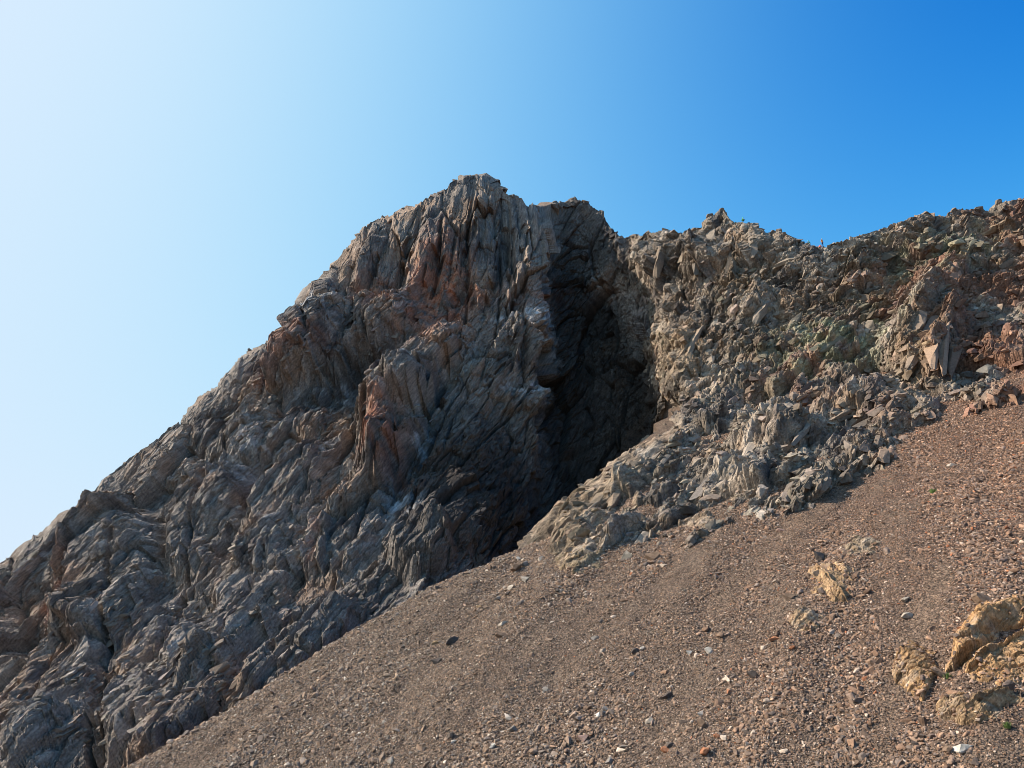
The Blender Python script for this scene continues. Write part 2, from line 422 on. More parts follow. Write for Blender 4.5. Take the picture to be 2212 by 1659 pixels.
def crag():
    nu, nv, nb = 1080, 640, 26
    S = build_net(CR, CREST_L, nu, nv, nb, 16)
    px, py = proj(S); N = normals(S)
    flip = np.sign((N * -S).sum(-1).mean()); N = N * flip
    # sculpted masses: buttresses, overhangs, hollows, cracks
    h = np.zeros(px.shape); qx, qy = px, py
    wr, _, _, wo = cells(np.stack([px / 26 + .4 * py / 26, py / 40 - .3 * px / 40, 0 * px], -1), 79)
    px = px + 16 * (wr[..., 3] - .5); py = py + 16 * (wr[..., 4] - .5)
    for a in [(760,735,150,55,25,4.5),(670,720,110,70,60,3.0),(890,830,150,48,44,4.0),(850,940,110,52,66,4.0),(830,990,75,30,80,2.0),
              (910,1205,50,62,100,3.0),(1150,860,22,60,90,1.5),(230,1250,150,95,62,4.0),(80,1300,120,60,50,-2.5),
              (640,935,95,40,33,1.8),(560,900,130,45,62,2.2),(450,1130,120,60,60,2.5),(620,1110,150,60,58,2.4),(520,1330,190,65,55,2.6),
              (690,1190,60,25,75,2.4),(770,1130,130,50,68,2.0),(330,1450,180,60,62,2.5),(650,1430,160,45,42,2.4),(120,1500,180,70,65,2.2),
              (400,1560,160,50,48,2.2),(920,540,130,26,74,2.6),(985,520,150,28,83,2.2),(1045,520,160,26,86,2.4),(1150,620,200,20,90,2.2),
              (1112,600,190,16,91,1.8),(860,530,120,22,72,1.8),(812,545,90,18,70,1.8),(772,540,60,15,68,1.6),(730,620,60,24,64,2.0),(1000,1050,150,90,60,1.8)]:
        h += 1.25 * a[5] * blob(px, py, *a[:5], soft=.25)
    for a in [(790,812,110,34,28,-4.5),(925,880,90,14,52,-4.0),(980,700,60,20,85,-1.5),(420,1330,40,50,70,-3.5),(480,1180,30,60,70,-1.5),(560,1420,60,22,60,-3)]:
        h += a[5] * blob(px, py, *a[:5], soft=.7)
    for pts, wd, dp in [([(292,1150),(262,1250),(245,1330),(225,1440),(205,1560),(175,1700)], 8, 5),
                        ([(110,1395),(190,1402),(240,1385)], 5, 2), ([(300,1080),(290,1160)], 9, 3),([(175,1180),(215,1100),(300,990)], 9, 3),
                        ([(1100,440),(1108,560),(1105,720)], 6, 4),([(1072,470),(1080,620),(1066,760)], 5, 3),([(955,480),(950,560),(935,650)], 6, 3),
                        ([(1010,470),(1015,600),(1000,720)], 5, 2.5),([(885,500),(865,600),(850,690)], 6, 3),([(840,500),(820,580),(790,640)], 6, 2.5),
                        ([(995,765),(930,840),(905,900),(860,990)], 7, 4),([(1185,820),(1180,900),(1165,960)], 4, 3),([(620,620),(700,740),(690,830)], 5, 2),
                        ([(480,1000),(430,1120),(400,1260),(330,1500)], 8, 2.5),([(700,1000),(640,1130),(560,1280),(470,1500)], 7, 2.2),
                        ([(820,1040),(770,1180),(700,1300),(600,1440)], 8, 2.2),([(560,760),(500,900),(420,1000)], 7, 1.8),([(380,1380),(340,1500),(280,1620)], 8, 2.4)]:
        d, t = seg_dist(.6 * qx + .4 * px, .6 * qy + .4 * py, pts)
        h -= dp * (.5 if pts[0][1] < 520 else .8) * (1 - sstep(0, wd, d))
    px, py = qx, qy
    up = sstep(700, 560, py + .15 * (px - 900)) * sstep(640, 760, px) * sstep(1235, 1185, px)        # upright pillars high on the wall
    fA, fB = frame((.15, -.85, .45), 82), frame((.3, -.75, .55), 55)
    lev = [[((70, 8.5, 10), 1.3, 1.4, .5, 2.2, .42), ((26, 3.6, 4.0), .40, 1.5, .55, .7, .26), ((9, 1.3, 1.4), .17, 1.5, .4, .3, .08), ((3.0, .6, .65), .07, 1.3, .3, 0, 0)],
           [((46, 10, 10), 1.3, 1.5, .5, 2.8, .42), ((17, 4.0, 4.2), .46, 1.7, .6, .85, .32), ((4.4, 1.4, 1.5), .25, 1.8, .45, .34, .08), ((1.3, .65, .65), .12, 1.6, .4, 0, 0)]]
    R, tone = shape_relief(S, N, [(fA, up), (fB, 1 - up)], lev, 100)
    R = ease(R, S, N, .10, .22, 4)
    low = half(lambda S: fbm(S / 14, 2, 150), S) * .5
    rows = np.arange(nv + nb)
    damp = np.where(rows < nb, 1.0, .28 + .72 * sstep(nb, nb + 85, rows))[None]
    sp = S + N * ((h + R + low) * damp)[..., None]
    # broken teeth along the crest
    cr = np.exp(-((rows - nb) / 7.0) ** 2)[None]
    r, a, b, o = cells(S / np.array((1.6, 6, 6), f32), 170)
    sp[..., 2] += cr * (r[..., 3] - .45) * .9
    sp = seat_crest(sp, CREST_L, nb)
    # colours
    c = np.empty(px.shape + (3,), f32); c[:] = (.225, .19, .16)
    c = lerp(c, (.28, .19, .13), sstep(.0, .55, half(lambda S: fbm(S / 11, 3, 160), S)) * .8)
    c = lerp(c, (.12, .10, .09), sstep(.05, .6, half(lambda S: fbm(S / 7 + 40, 4, 164), S)) * .8)
    st = half(lambda S: fbm((S @ fB.T) / np.array((9, .8, 1.2), f32), 3, 168), S)
    c = lerp(c, (.42, .37, .32), sstep(.1, .7, st) * .6 * (1 - .5 * up))
    nz = half(lambda S: fbm(S / 2.4, 4, 172), S)
    rust = 0
    for a in [(950,645,110,62,80,1),(925,720,55,45,60,.8),(985,640,35,60,85,.7),(835,985,65,40,80,1.),(120,1285,70,45,60,.5),(880,1050,20,45,70,.8),
              (660,780,80,25,10,.55),(820,650,40,50,60,.6),(1160,640,25,130,90,.35),(690,1190,40,14,75,.4)]:
        rust = np.maximum(rust, a[5] * blob(px, py, *a[:5], soft=.8))
    rust = rust * sstep(-.75, .45, nz + .7 * st)
    c = lerp(c, (.46, .18, .095), np.clip(rust, 0, 1) * .85)
    lich = 0
    for a in [(880,1095,32,40,60,.9),(925,970,26,24,0,.8),(822,805,11,62,75,1.),(775,815,8,45,72,.8),(750,820,10,40,70,.7),(1130,690,16,60,90,.6),(1140,840,14,60,88,.6),(690,690,40,70,60,.5),(780,800,70,30,20,.4),(560,985,80,40,40,.35)]:
        lich = np.maximum(lich, a[5] * blob(px, py, *a[:5], soft=.8))
    c = lerp(c, (.72, .72, .72), np.clip(lich * sstep(-.2, .4, nz), 0, 1))
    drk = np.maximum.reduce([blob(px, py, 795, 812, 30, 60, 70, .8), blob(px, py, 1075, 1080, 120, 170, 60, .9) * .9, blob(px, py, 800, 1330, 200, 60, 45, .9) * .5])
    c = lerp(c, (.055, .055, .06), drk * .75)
    gul = sstep(1162, 1200, px + 14 * nz - .25 * np.minimum(0, 1150 - py)) * sstep(470, 640, py + .3 * (1300 - px) * 0)  # dark gully rock, with the gully's shade also painted into its colour
    gul = np.maximum(gul, .85 * blob(px + 20 * nz, py, 1070, 1080, 190, 165, 45, .8))  # painted shade carried on over the lower right of the wall
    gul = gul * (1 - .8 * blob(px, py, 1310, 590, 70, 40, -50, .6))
    gcol = gul * (1 - sstep(-20, 45, px + 16 * nz - np.interp(py, [440, 500, 640, 780, 900, 1000, 1250], [1212, 1232, 1300, 1375, 1430, 1500, 1600])))  # painted dark ends along the slanting edge of the gully's shadow
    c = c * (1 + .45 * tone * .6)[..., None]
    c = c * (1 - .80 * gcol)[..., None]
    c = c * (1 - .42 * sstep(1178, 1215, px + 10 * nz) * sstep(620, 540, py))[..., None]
    c = np.clip(c * .87, .012, .7)
    F = grid_faces(nu, nv + nb)
    if flip < 0: F = F[:, ::-1]
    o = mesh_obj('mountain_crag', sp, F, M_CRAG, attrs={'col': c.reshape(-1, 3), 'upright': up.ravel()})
    o['kind'] = 'structure'
    return o, sp, px, py, N, c, nb, up
def ridge():
    nu, nv, nb = 900, 460, 22
    S = build_net(RR, CREST_R, nu, nv, nb, 10)
    px, py = proj(S); N = normals(S)
    flip = np.sign((N * -S).sum(-1).mean()); N = N * flip
    h = np.zeros(px.shape)
    for a in [(2010,735,90,75,60,4.5),(1985,660,60,40,60,2.0),(1550,540,35,80,85,2.5),(1500,560,30,60,80,2),(1390,600,50,55,80,3.),(1420,560,30,50,85,2),
              (1600,640,45,60,70,2.5),(2055,590,35,28,30,3.0),(1470,760,40,70,65,2.0),(1290,1065,130,34,45,1.3),(1220,1125,90,24,45,.9),(1380,990,90,34,45,1.2),
              (1440,830,50,40,20,2),(1740,900,80,35,40,2),(1650,930,60,60,60,2),(1850,870,90,40,20,1.8),(1680,530,40,30,20,1.5),(1620,510,28,40,80,2)]:
        h += a[5] * blob(px, py, *a[:5], soft=.4)
    for a in [(1890,785,26,20,0,-5),(1985,920,35,14,10,-2),(1640,880,30,50,60,-2.5),(1590,530,14,50,80,-2.5),
              (1680,600,60,20,160,-1.5),(1500,1010,40,30,30,-1.5),(1460,870,40,20,40,-1.5),(1940,560,50,18,-20,-2),(1950,600,45,20,-10,-2)]:
        h += a[5] * blob(px, py, *a[:5], soft=.7)
    lobes = blob(px, py, 2010, 745, 95, 70, 60, .2) * np.sin((px * .9 + py * .35) / 9.5) * 1.2
    h += lobes
    rib = blob(px, py, 1320, 1050, 260, 90, 42, .35)
    h += rib * .75 * (1 - 2 * np.abs(((px * .66 + py * .75 + 14 * perlin(np.stack([px / 60, py / 60, 0 * px], -1), 78)) / 34) % 1 - .5) * 2)
    fr = [frame((-.3, -.7, .65), 58), frame((-.3, -.7, .65), 25)]
    m = sstep(1500, 1800, px) * sstep(760, 640, py)
    lev = [((11, 5, 5), .95, 1.3, .4, 1.5, .40), ((4.0, 1.9, 2.1), .50, 1.4, .4, .6, .16), ((1.6, .85, .9), .30, 1.4, .35, 0, 0), ((.75, .42, .45), .14, 1.3, .3, 0, 0)]
    R, tone = shape_relief(S, N, [(fr[0], 1 - m), (fr[1], m)], lev, 200)
    R = ease(R, S, N)
    low = half(lambda S: fbm(S / 9, 4, 250), S) * 1.6
    rows = np.arange(nv + nb)
    low = low * sstep(1180, 1480, px + .9 * (py - 1000) * (py > 1000))
    damp = np.where(rows < nb, 1.0, .5 + .5 * sstep(nb, nb + 40, rows))[None]
    ed = seg_dist(px, py, [(1356, 505), (1400, 650), (1426, 790), (1462, 922), (1160, 1156)])[0]
    damp = damp * (.5 + .5 * sstep(0, 50, ed))
    sp = S + N * ((h + R + low) * damp)[..., None]
    cr = np.exp(-((rows - nb) / 7.0) ** 2)[None]
    r, a, b, o = cells(S / np.array((1.3, 5, 5), f32), 270)
    sp[..., 2] += cr * (r[..., 3] - .45) * 1.3
    sp = seat_crest(sp, CREST_R, nb, 110)
    c = np.empty(px.shape + (3,), f32); c[:] = (.30, .245, .19)
    n1 = half(lambda S: fbm(S / 8, 4, 260), S)
    c = lerp(c, (.30, .21, .14), sstep(0, .6, n1) * .7)
    c = lerp(c, (.12, .105, .095), sstep(.0, .45, half(lambda S: fbm(S / 5 + 20, 4, 264), S)) * .9)
    c = lerp(c, (.50, .43, .35), sstep(.15, .7, half(lambda S: fbm(S / 3.5 + 60, 4, 268), S)) * .6)
    brown = np.maximum(sstep(1880, 2150, px + .25 * (py - 600)) * .85, blob(px, py, 1720, 830, 110, 90, 30, .8) * .6)
    brown = np.maximum(brown, blob(px, py, 2000, 610, 200, 70, 15, .8) * .95)
    c = lerp(c, (.26, .135, .085), brown * sstep(-.6, .2, n1))
    grn = np.maximum(blob(px, py, 2020, 545, 150, 50, 10, .9) * .8, blob(px, py, 1790, 740, 150, 70, 20, .9) * .9)
    c = lerp(c, (.27, .28, .18), grn * sstep(-.3, .4, half(lambda S: fbm(S / 3, 3, 272), S)))
    ochre = np.maximum.reduce([blob(px, py, 1470, 770, 60, 80, 60, .9), blob(px, py, 1250, 1120, 160, 50, 45, .9), blob(px, py, 1600, 620, 40, 40, 0, .8), blob(px, py, 1980, 790, 70, 40, 60, .8)])
    c = lerp(c, (.36, .25, .145), ochre * .5)
    c = c * (1 + .6 * tone)[..., None]
    c = np.clip(c * .72, .015, .7)
    F = grid_faces(nu, nv + nb)
    if flip < 0: F = F[:, ::-1]
    o = mesh_obj('rocky_ridge', sp, F, M_RIDGE, attrs={'col': c.reshape(-1, 3)})
    o['kind'] = 'structure'
    return o, sp, px, py, N, c, nb, m
def scree():
    # ground sheet: fine where it is seen, coarse out to the valley beyond
    xs = np.concatenate([np.linspace(-900, -90, 30)[:-1], np.linspace(-90, 110, 520), np.linspace(110, 900, 30)[1:]])
    ys = np.concatenate([np.linspace(-400, 36, 24)[:-1], np.linspace(36, 125, 330), np.linspace(125, 200, 14)[1:]])
    X, Y = np.meshgrid(xs, ys, indexing='ij')
    Z = scree_z(X, Y)
    P = np.stack([X, Y, Z], -1).astype(f32)
    c = np.empty(X.shape + (3,), f32); c[:] = (.115, .082, .06)
    px, py = proj(np.stack([X, np.maximum(Y, 5), Z], -1))
    c = lerp(c, (.125, .075, .052), sstep(10, 60, X + .3 * fbm(P / 6, 3, 300) * 30) * .8)
    c = lerp(c, (.15, .11, .08), sstep(0, .6, fbm(P / 5, 4, 304)) * .6)
    for pl, w_ in (([(1868, 990), (1800, 1062), (1700, 1150), (1590, 1262), (1540, 1310)], 36), ([(2040, 1230), (1990, 1330), (1930, 1480), (1900, 1660)], 40)):
        c = lerp(c, (.165, .115, .08), (1 - sstep(.3, 1, seg_dist(px, py, pl)[0] / w_)) * .7)
    o = mesh_obj('scree_slope', P, grid_faces(*X.shape), M_SCREE, attrs={'col': c.reshape(-1, 3)})
    o['kind'] = 'structure'
    return o

crag_o, CRP, CRX, CRY, CRN, CRC, CRB, CRU = crag()
ridge_o, RIP, RIX, RIY, RIN, RIC, RIB, RIM = ridge()
scree_o = scree()

# ------------------------------------------------------------------ angular rock shapes and scattering
def loose_material(name, instanced, scale=2.5, speckle=.35, bump=.5):
    m = bpy.data.materials.new(name); m.use_nodes = True
    n, l = m.node_tree.nodes, m.node_tree.links
    b = n['Principled BSDF']; b.inputs['Roughness'].default_value = .9; b.inputs['Specular IOR Level'].default_value = .25
    if instanced:
        a = n.new('ShaderNodeAttribute'); a.attribute_type = 'INSTANCER'; a.attribute_name = 'scol'; src = a.outputs['Color']
    else:
        a = n.new('ShaderNodeObjectInfo'); src = a.outputs['Color']
    geo = n.new('ShaderNodeNewGeometry')
    n1 = n.new('ShaderNodeTexNoise'); n1.inputs['Scale'].default_value = scale; n1.inputs['Detail'].default_value = 5; n1.inputs['Roughness'].default_value = .7
    l.new(geo.outputs['Position'], n1.inputs['Vector'])
    mr = n.new('ShaderNodeMapRange'); mr.inputs[1].default_value = .3; mr.inputs[2].default_value = .7
    mr.inputs[3].default_value = 1 - speckle; mr.inputs[4].default_value = 1 + speckle
    l.new(n1.outputs['Fac'], mr.inputs[0])
    mx = n.new('ShaderNodeMix'); mx.data_type = 'RGBA'; mx.blend_type = 'MULTIPLY'; mx.inputs[0].default_value = 1
    l.new(src, mx.inputs[6]); l.new(mr.outputs[0], mx.inputs[7]); l.new(mx.outputs[2], b.inputs['Base Color'])
    bp = n.new('ShaderNodeBump'); bp.inputs['Strength'].default_value = bump; bp.inputs['Distance'].default_value = .12
    l.new(n1.outputs['Fac'], bp.inputs['Height']); l.new(bp.outputs[0], b.inputs['Normal'])
    return m
M_LOOSE = loose_material('loose_rock', False)
M_FLAKE = loose_material('fractured_rock', True, 2.5)
M_GRAVEL = loose_material('scree_stone', True, 6.0, .2, .3)

def angular_mesh(name, seed, sub, planes, rough, mat, strat=0):
    r = np.random.RandomState(seed)
    bm = bmesh.new(); bmesh.ops.create_icosphere(bm, subdivisions=sub, radius=1.0)
    P = np.array([v.co[:] for v in bm.verts])
    for k in range(planes):
        n = r.normal(size=3); n /= np.linalg.norm(n); d = r.uniform(.30, .58)
        P -= np.maximum(0, P @ n - d)[:, None] * n
    if rough:
        nr = P / np.linalg.norm(P, axis=1, keepdims=True)
        P += nr * (rough * fbm(P * 3 + seed * 3.7, 3, seed % 50))[:, None]
        if strat: P += nr * (strat * ridged(P * np.array((1.2, 7, 4)) + seed, 2, 9))[:, None]
    lo, hi = P.min(0), P.max(0); P = (P - (lo + hi) / 2) / (hi - lo)
    for v, p in zip(bm.verts, P): v.co = p
    me = bpy.data.meshes.new(name); bm.to_mesh(me); bm.free(); me.materials.append(mat)
    return me
BOULDER_M = [angular_mesh('boulder_shape', 11 + k, 4, 16, .03, M_LOOSE) for k in range(6)]
SLAB_M = [angular_mesh('slab_shape', 31 + k, 4, 16, .02, M_LOOSE, .02) for k in range(7)]
STONE_M = [angular_mesh('stone_shape', 51 + k, 2, 14, .03, M_LOOSE) for k in range(7)]

def mats_to_euler(R):
    y = -np.arcsin(np.clip(R[:, 2, 0], -1, 1)); x = np.arctan2(R[:, 2, 1], R[:, 2, 2]); z = np.arctan2(R[:, 1, 0], R[:, 0, 0])
    return np.stack([x, y, z], -1)
def orient(e1, n, rnd, jitter):
    """rotation matrices with local x along e1 and local z along n, both shaken"""
    n = n + rnd.normal(size=n.shape) * jitter; n /= np.linalg.norm(n, axis=1, keepdims=True)
    e1 = e1 + rnd.normal(size=e1.shape) * jitter; e1 -= (e1 * n).sum(1, keepdims=True) * n; e1 /= np.linalg.norm(e1, axis=1, keepdims=True)
    return np.stack([e1, np.cross(n, e1), n], -1)

def rock_object(name, me, loc, R, scl, col, parent=None):
    o = bpy.data.objects.new(name, me); COL.objects.link(o)
    M = Matrix([list(R[0]) + [0], list(R[1]) + [0], list(R[2]) + [0], [0, 0, 0, 1]])
    o.rotation_euler = M.to_euler(); o.location = loc; o.scale = scl
    o.color = (float(col[0]), float(col[1]), float(col[2]), 1)
    if parent: o.parent = parent
    return o

def scatter(name, P, eul, scl, col, idx, protos, mat, parent=None):
    me = bpy.data.meshes.new(name); n = len(P)
    me.vertices.add(n); me.vertices.foreach_set('co', np.ascontiguousarray(P, f32).ravel())
    for an, av in (('rot', eul), ('scl', scl)):
        a = me.attributes.new(an, 'FLOAT_VECTOR', 'POINT'); a.data.foreach_set('vector', np.ascontiguousarray(av, f32).ravel())
    a = me.attributes.new('scol', 'FLOAT_COLOR', 'POINT'); c = np.ones((n, 4), f32); c[:, :3] = col; a.data.foreach_set('color', c.ravel())
    a = me.attributes.new('idx', 'INT', 'POINT'); a.data.foreach_set('value', np.ascontiguousarray(idx, np.int32))
    o = bpy.data.objects.new(name, me); COL.objects.link(o); me.materials.append(mat)
    ng = bpy.data.node_groups.new(name, 'GeometryNodeTree')
    ng.interface.new_socket('Geometry', in_out='INPUT', socket_type='NodeSocketGeometry')
    ng.interface.new_socket('Geometry', in_out='OUTPUT', socket_type='NodeSocketGeometry')
    N, L = ng.nodes, ng.links
    gi, go = N.new('NodeGroupInput'), N.new('NodeGroupOutput')
    jn = N.new('GeometryNodeJoinGeometry')
    for p in protos:
        oi = N.new('GeometryNodeObjectInfo'); oi.inputs['Object'].default_value = p; oi.transform_space = 'ORIGINAL'
        sm = N.new('GeometryNodeSetMaterial'); sm.inputs['Material'].default_value = mat
        g2i = N.new('GeometryNodeGeometryToInstance')
        L.new(oi.outputs['Geometry'], sm.inputs['Geometry']); L.new(sm.outputs[0], g2i.inputs[0]); L.new(g2i.outputs[0], jn.inputs[0])
    ip = N.new('GeometryNodeInstanceOnPoints'); ip.inputs['Pick Instance'].default_value = True
    def attr(nm, ty):
        q = N.new('GeometryNodeInputNamedAttribute'); q.data_type = ty; q.inputs['Name'].default_value = nm
        return next(x for x in q.outputs if x.enabled and x.name == 'Attribute')
    L.new(gi.outputs[0], ip.inputs['Points']); L.new(jn.outputs[0], ip.inputs['Instance'])
    L.new(attr('idx', 'INT'), ip.inputs['Instance Index'])
    L.new(attr('rot', 'FLOAT_VECTOR'), ip.inputs['Rotation']); L.new(attr('scl', 'FLOAT_VECTOR'), ip.inputs['Scale'])
    L.new(ip.outputs[0], go.inputs[0])
    md = o.modifiers.new('scatter', 'NODES'); md.node_group = ng
    o['kind'] = 'stuff'
    if parent: o.parent = parent
    return o

# slabs of the crag: beds standing proud of the wall
def face_rocks(seed, n, Pg, Ng, Cg, px, py, nb, ang, smin, smax, shape, sink, jit, dens, parent, part, stuff, n_parts, meshes):
    r = np.random.RandomState(seed)
    nu, nv = px.shape
    ok = (px > -60) & (px < 2270) & (py < 1720); ok[:, :nb + 10] = False; ok[:, -12:] = False
    w = np.where(ok, dens, 0).ravel(); w = w / w.sum()
    k = r.choice(nu * nv, n, replace=False, p=w)
    P = Pg.reshape(-1, 3)[k].astype(float); Nn = Ng.reshape(-1, 3)[k].astype(float); C = Cg.reshape(-1, 3)[k]
    a = np.radians(ang.ravel()[k] + r.normal(size=n) * 9)
    ex = np.cross([0, 0, 1.], Nn); ex /= np.linalg.norm(ex, axis=1, keepdims=True); ex *= np.where(ex[:, :1] < 0, -1, 1)
    ez = np.cross(Nn, ex); ez *= np.where(ez[:, 2:] < 0, -1, 1)
    e1 = np.cos(a)[:, None] * ex + np.sin(a)[:, None] * ez
    R = orient(e1, Nn, r, jit)
    size = np.clip(smin * np.exp(r.exponential(.55, n)), smin, smax)
    scl = size[:, None] * np.stack([r.uniform(.8, 1.3, n) * shape[0], r.uniform(.6, 1.4, n) * shape[1], r.uniform(.7, 1.3, n) * shape[2]], -1)
    P = P - Nn * (scl[:, 2] * sink)[:, None]
    C = np.clip(C * r.uniform(.8, 1.2, (n, 1)) * r.uniform(.96, 1.04, (n, 3)), .02, .65)
    order = np.argsort(-size); big = order[:n_parts]; rest = order[n_parts:]
    objs = []
    for q in big:
        objs.append(rock_object(part, meshes[r.randint(len(meshes))], P[q], R[q], scl[q], C[q], parent))
    scatter(stuff, P[rest], mats_to_euler(R[rest]), scl[rest], C[rest], r.randint(0, len(meshes), len(rest)),
            [next(o for o in objs if o.data == m) for m in meshes], M_FLAKE, parent)
    return objs
dens = np.clip(.2 + half(lambda S: fbm(S / 9, 3, 400), CRP) * 2.2 - .3, .004, 1.8) * (1 - .85 * CRU)
face_rocks(500, 18000, CRP, CRN, CRC, CRX, CRY, CRB, 82 * CRU + 56 * (1 - CRU), .22, 1.1, (1.8, .65, .55), .28, .14, dens, crag_o, 'rock_slab', 'rock_flakes', 260, SLAB_M)
dens = np.clip(.35 + half(lambda S: fbm(S / 7, 3, 410), RIP) * 1.2, .05, 1.5) * (1 + .7 * sstep(760, 880, RIY))
face_rocks(510, 27000, RIP, RIN, RIC, RIX, RIY, RIB, 25 * RIM + 56 * (1 - RIM), .26, 1.6, (1.4, .75, .65), .22, .28, dens, ridge_o, 'rock_block', 'rock_rubble', 260, SLAB_M)

# the larger beds of the ridge: slanting ribs above the scree, the fluted fin at right, blocks under the towers
def bed(Pg, Ng, Cg, px0, py0, ln, wd, ang, col, parent, seed, prot=-.26, thick=.8):
    X, Y = proj(Pg); dd = np.hypot(X - px0, Y - py0); dd[:, :30] = 1e9; k = dd.argmin(); p = Pg.reshape(-1, 3)[k].astype(float); n_ = Ng.reshape(-1, 3)[k].astype(float)
    m = np.linalg.norm(p) / 1720; vr = p / np.linalg.norm(p); rt = np.cross(vr, [0, 0, 1]); rt /= np.linalg.norm(rt); upv = np.cross(rt, vr); t = math.radians(ang)
    t1 = np.cross([0, 0, 1.], n_); t1 /= np.linalg.norm(t1); t2 = np.cross(n_, t1)
    ab = np.linalg.solve(np.array([[t1 @ rt, t2 @ rt], [t1 @ upv, t2 @ upv]]), [math.cos(t), math.sin(t)])
    e1 = ab[0] * t1 + ab[1] * t2; L = min(2.0, np.linalg.norm(e1)); e1 /= np.linalg.norm(e1)
    r = np.random.RandomState(seed); R = orient(e1[None], n_[None], r, .06)[0]
    c = np.clip((.3 * np.array(col)) + .7 * Cg.reshape(-1, 3)[k], .03, .4) * r.uniform(.85, 1.15)
    return rock_object('rock_slab', SLAB_M[seed % len(SLAB_M)], p + n_ * prot * wd * m, R, (ln * m * L, wd * m, wd * m * thick), c, parent)
TAN, GRY, BRN, RUS = (.24, .185, .125), (.22, .195, .165), (.17, .125, .09), (.23, .13, .085)
for q, (bx, by, ln, wd, an, cc) in enumerate([(1215,1130,90,20,46,TAN),(1245,1120,110,22,47,TAN),(1285,1080,150,30,46,TAN),(1330,1060,110,22,44,BRN),(1350,1020,120,24,43,TAN),(1395,1000,100,20,42,GRY),(1300,1130,90,18,45,BRN),(1370,1085,90,18,42,TAN),(1425,1050,90,18,44,BRN),(1440,985,80,18,45,GRY),
        (1470,1080,70,16,40,TAN),(1520,1045,80,18,50,GRY),(1570,1010,70,18,50,GRY),(1620,960,90,26,52,GRY),(1660,925,80,24,55,BRN),(1730,930,80,20,38,GRY),(1760,900,90,22,35,GRY),(1835,880,90,18,20,GRY),(1880,905,70,16,18,GRY),
        (1960,760,110,24,62,TAN),(1985,735,140,26,64,GRY),(2010,745,130,24,66,TAN),(2035,745,120,24,68,TAN),(2060,765,100,24,72,BRN),(1990,670,90,26,60,GRY),(2025,680,80,22,58,GRY),(2055,590,48,36,60,RUS),(2010,600,36,26,30,RUS),
        (1470,760,90,22,62,TAN),(1495,735,90,20,60,GRY),(1450,800,70,18,55,TAN),(1540,760,90,20,58,GRY),(1520,820,80,18,55,GRY),(1390,610,70,34,80,GRY),(1375,570,60,26,84,GRY),(1415,560,60,28,86,BRN),(1500,560,70,24,80,GRY),(1535,520,70,24,82,GRY),(1560,520,80,26,86,GRY),(1580,560,70,22,84,BRN),(1625,520,60,20,80,BRN),(1600,630,70,34,66,TAN),(1640,660,60,26,60,GRY),
        (1700,560,60,16,15,TAN),(1760,600,60,16,-12,BRN),(1830,590,70,16,-15,BRN),(1880,640,60,18,-10,BRN),(1930,545,60,18,8,BRN),(2080,500,50,22,20,TAN),(2150,480,50,20,20,TAN),(2180,560,50,22,15,BRN),(2195,650,36,30,60,RUS),(1715,690,60,22,35,GRY),(1790,740,70,20,25,GRY),(1860,720,60,20,30,GRY),(1620,760,60,22,50,TAN),(1690,800,50,20,40,RUS),(1740,830,50,20,45,RUS),(1700,860,50,22,50,BRN)]):
    bed(RIP, RIN, RIC, bx, by, ln, wd, an, cc, ridge_o, 7000 + q)
# spires along the two crests
def crest_at(Pg, px0):
    X, Y = proj(Pg); j = np.argmin(np.abs(X[:, 24] - px0)); k = np.argmin(Y[j])
    return Pg[j, k].astype(float)
for Pg, par, lst in ((CRP, crag_o, [(1150,7,11),(1106,6,13),(942,5,10),(916,6,9),(872,8,10),(850,6,9),(833,7,9),(812,6,10),(771,8,11),(743,6,12),(718,6,12),(667,5,11),(596,6,10),(543,4,11),(437,5,11),(282,5,8),(206,10,5),(159,6,9),(1298,16,7),(1291,9,5),(1244,12,7),(1233,9,9),(1200,6,13),(1265,5,13)]),
                     (RIP, ridge_o, [(1372,5,13),(1399,9,8),(1433,5,15),(1455,6,13),(1500,6,13),(1534,6,12),(1556,5,14),(1607,8,14),(1625,10,14),(1636,8,13),(1651,10,11),(1672,6,14),(1684,9,12),(1696,5,13),(1720,5,15),(1850,4,13),(1930,5,13),(2000,6,15),(2063,6,15),(2116,5,15),(2160,6,15)])):
    for q, (x0, h, w) in enumerate(lst):
        p = crest_at(Pg, x0); m = p[1] / 1720
        r = np.random.RandomState(900 + x0)
        R = orient(np.array([[.15, 0, 1.]]), np.array([[.1, -1., .1]]), r, .12)[0]
        rock_object('rock_spire', SLAB_M[q % len(SLAB_M)], p + np.array([0, .2, -h * m * .35]), R, (h * m * 2.1, w * m * 1.5, w * m * 1.4), (.19, .155, .125), par)

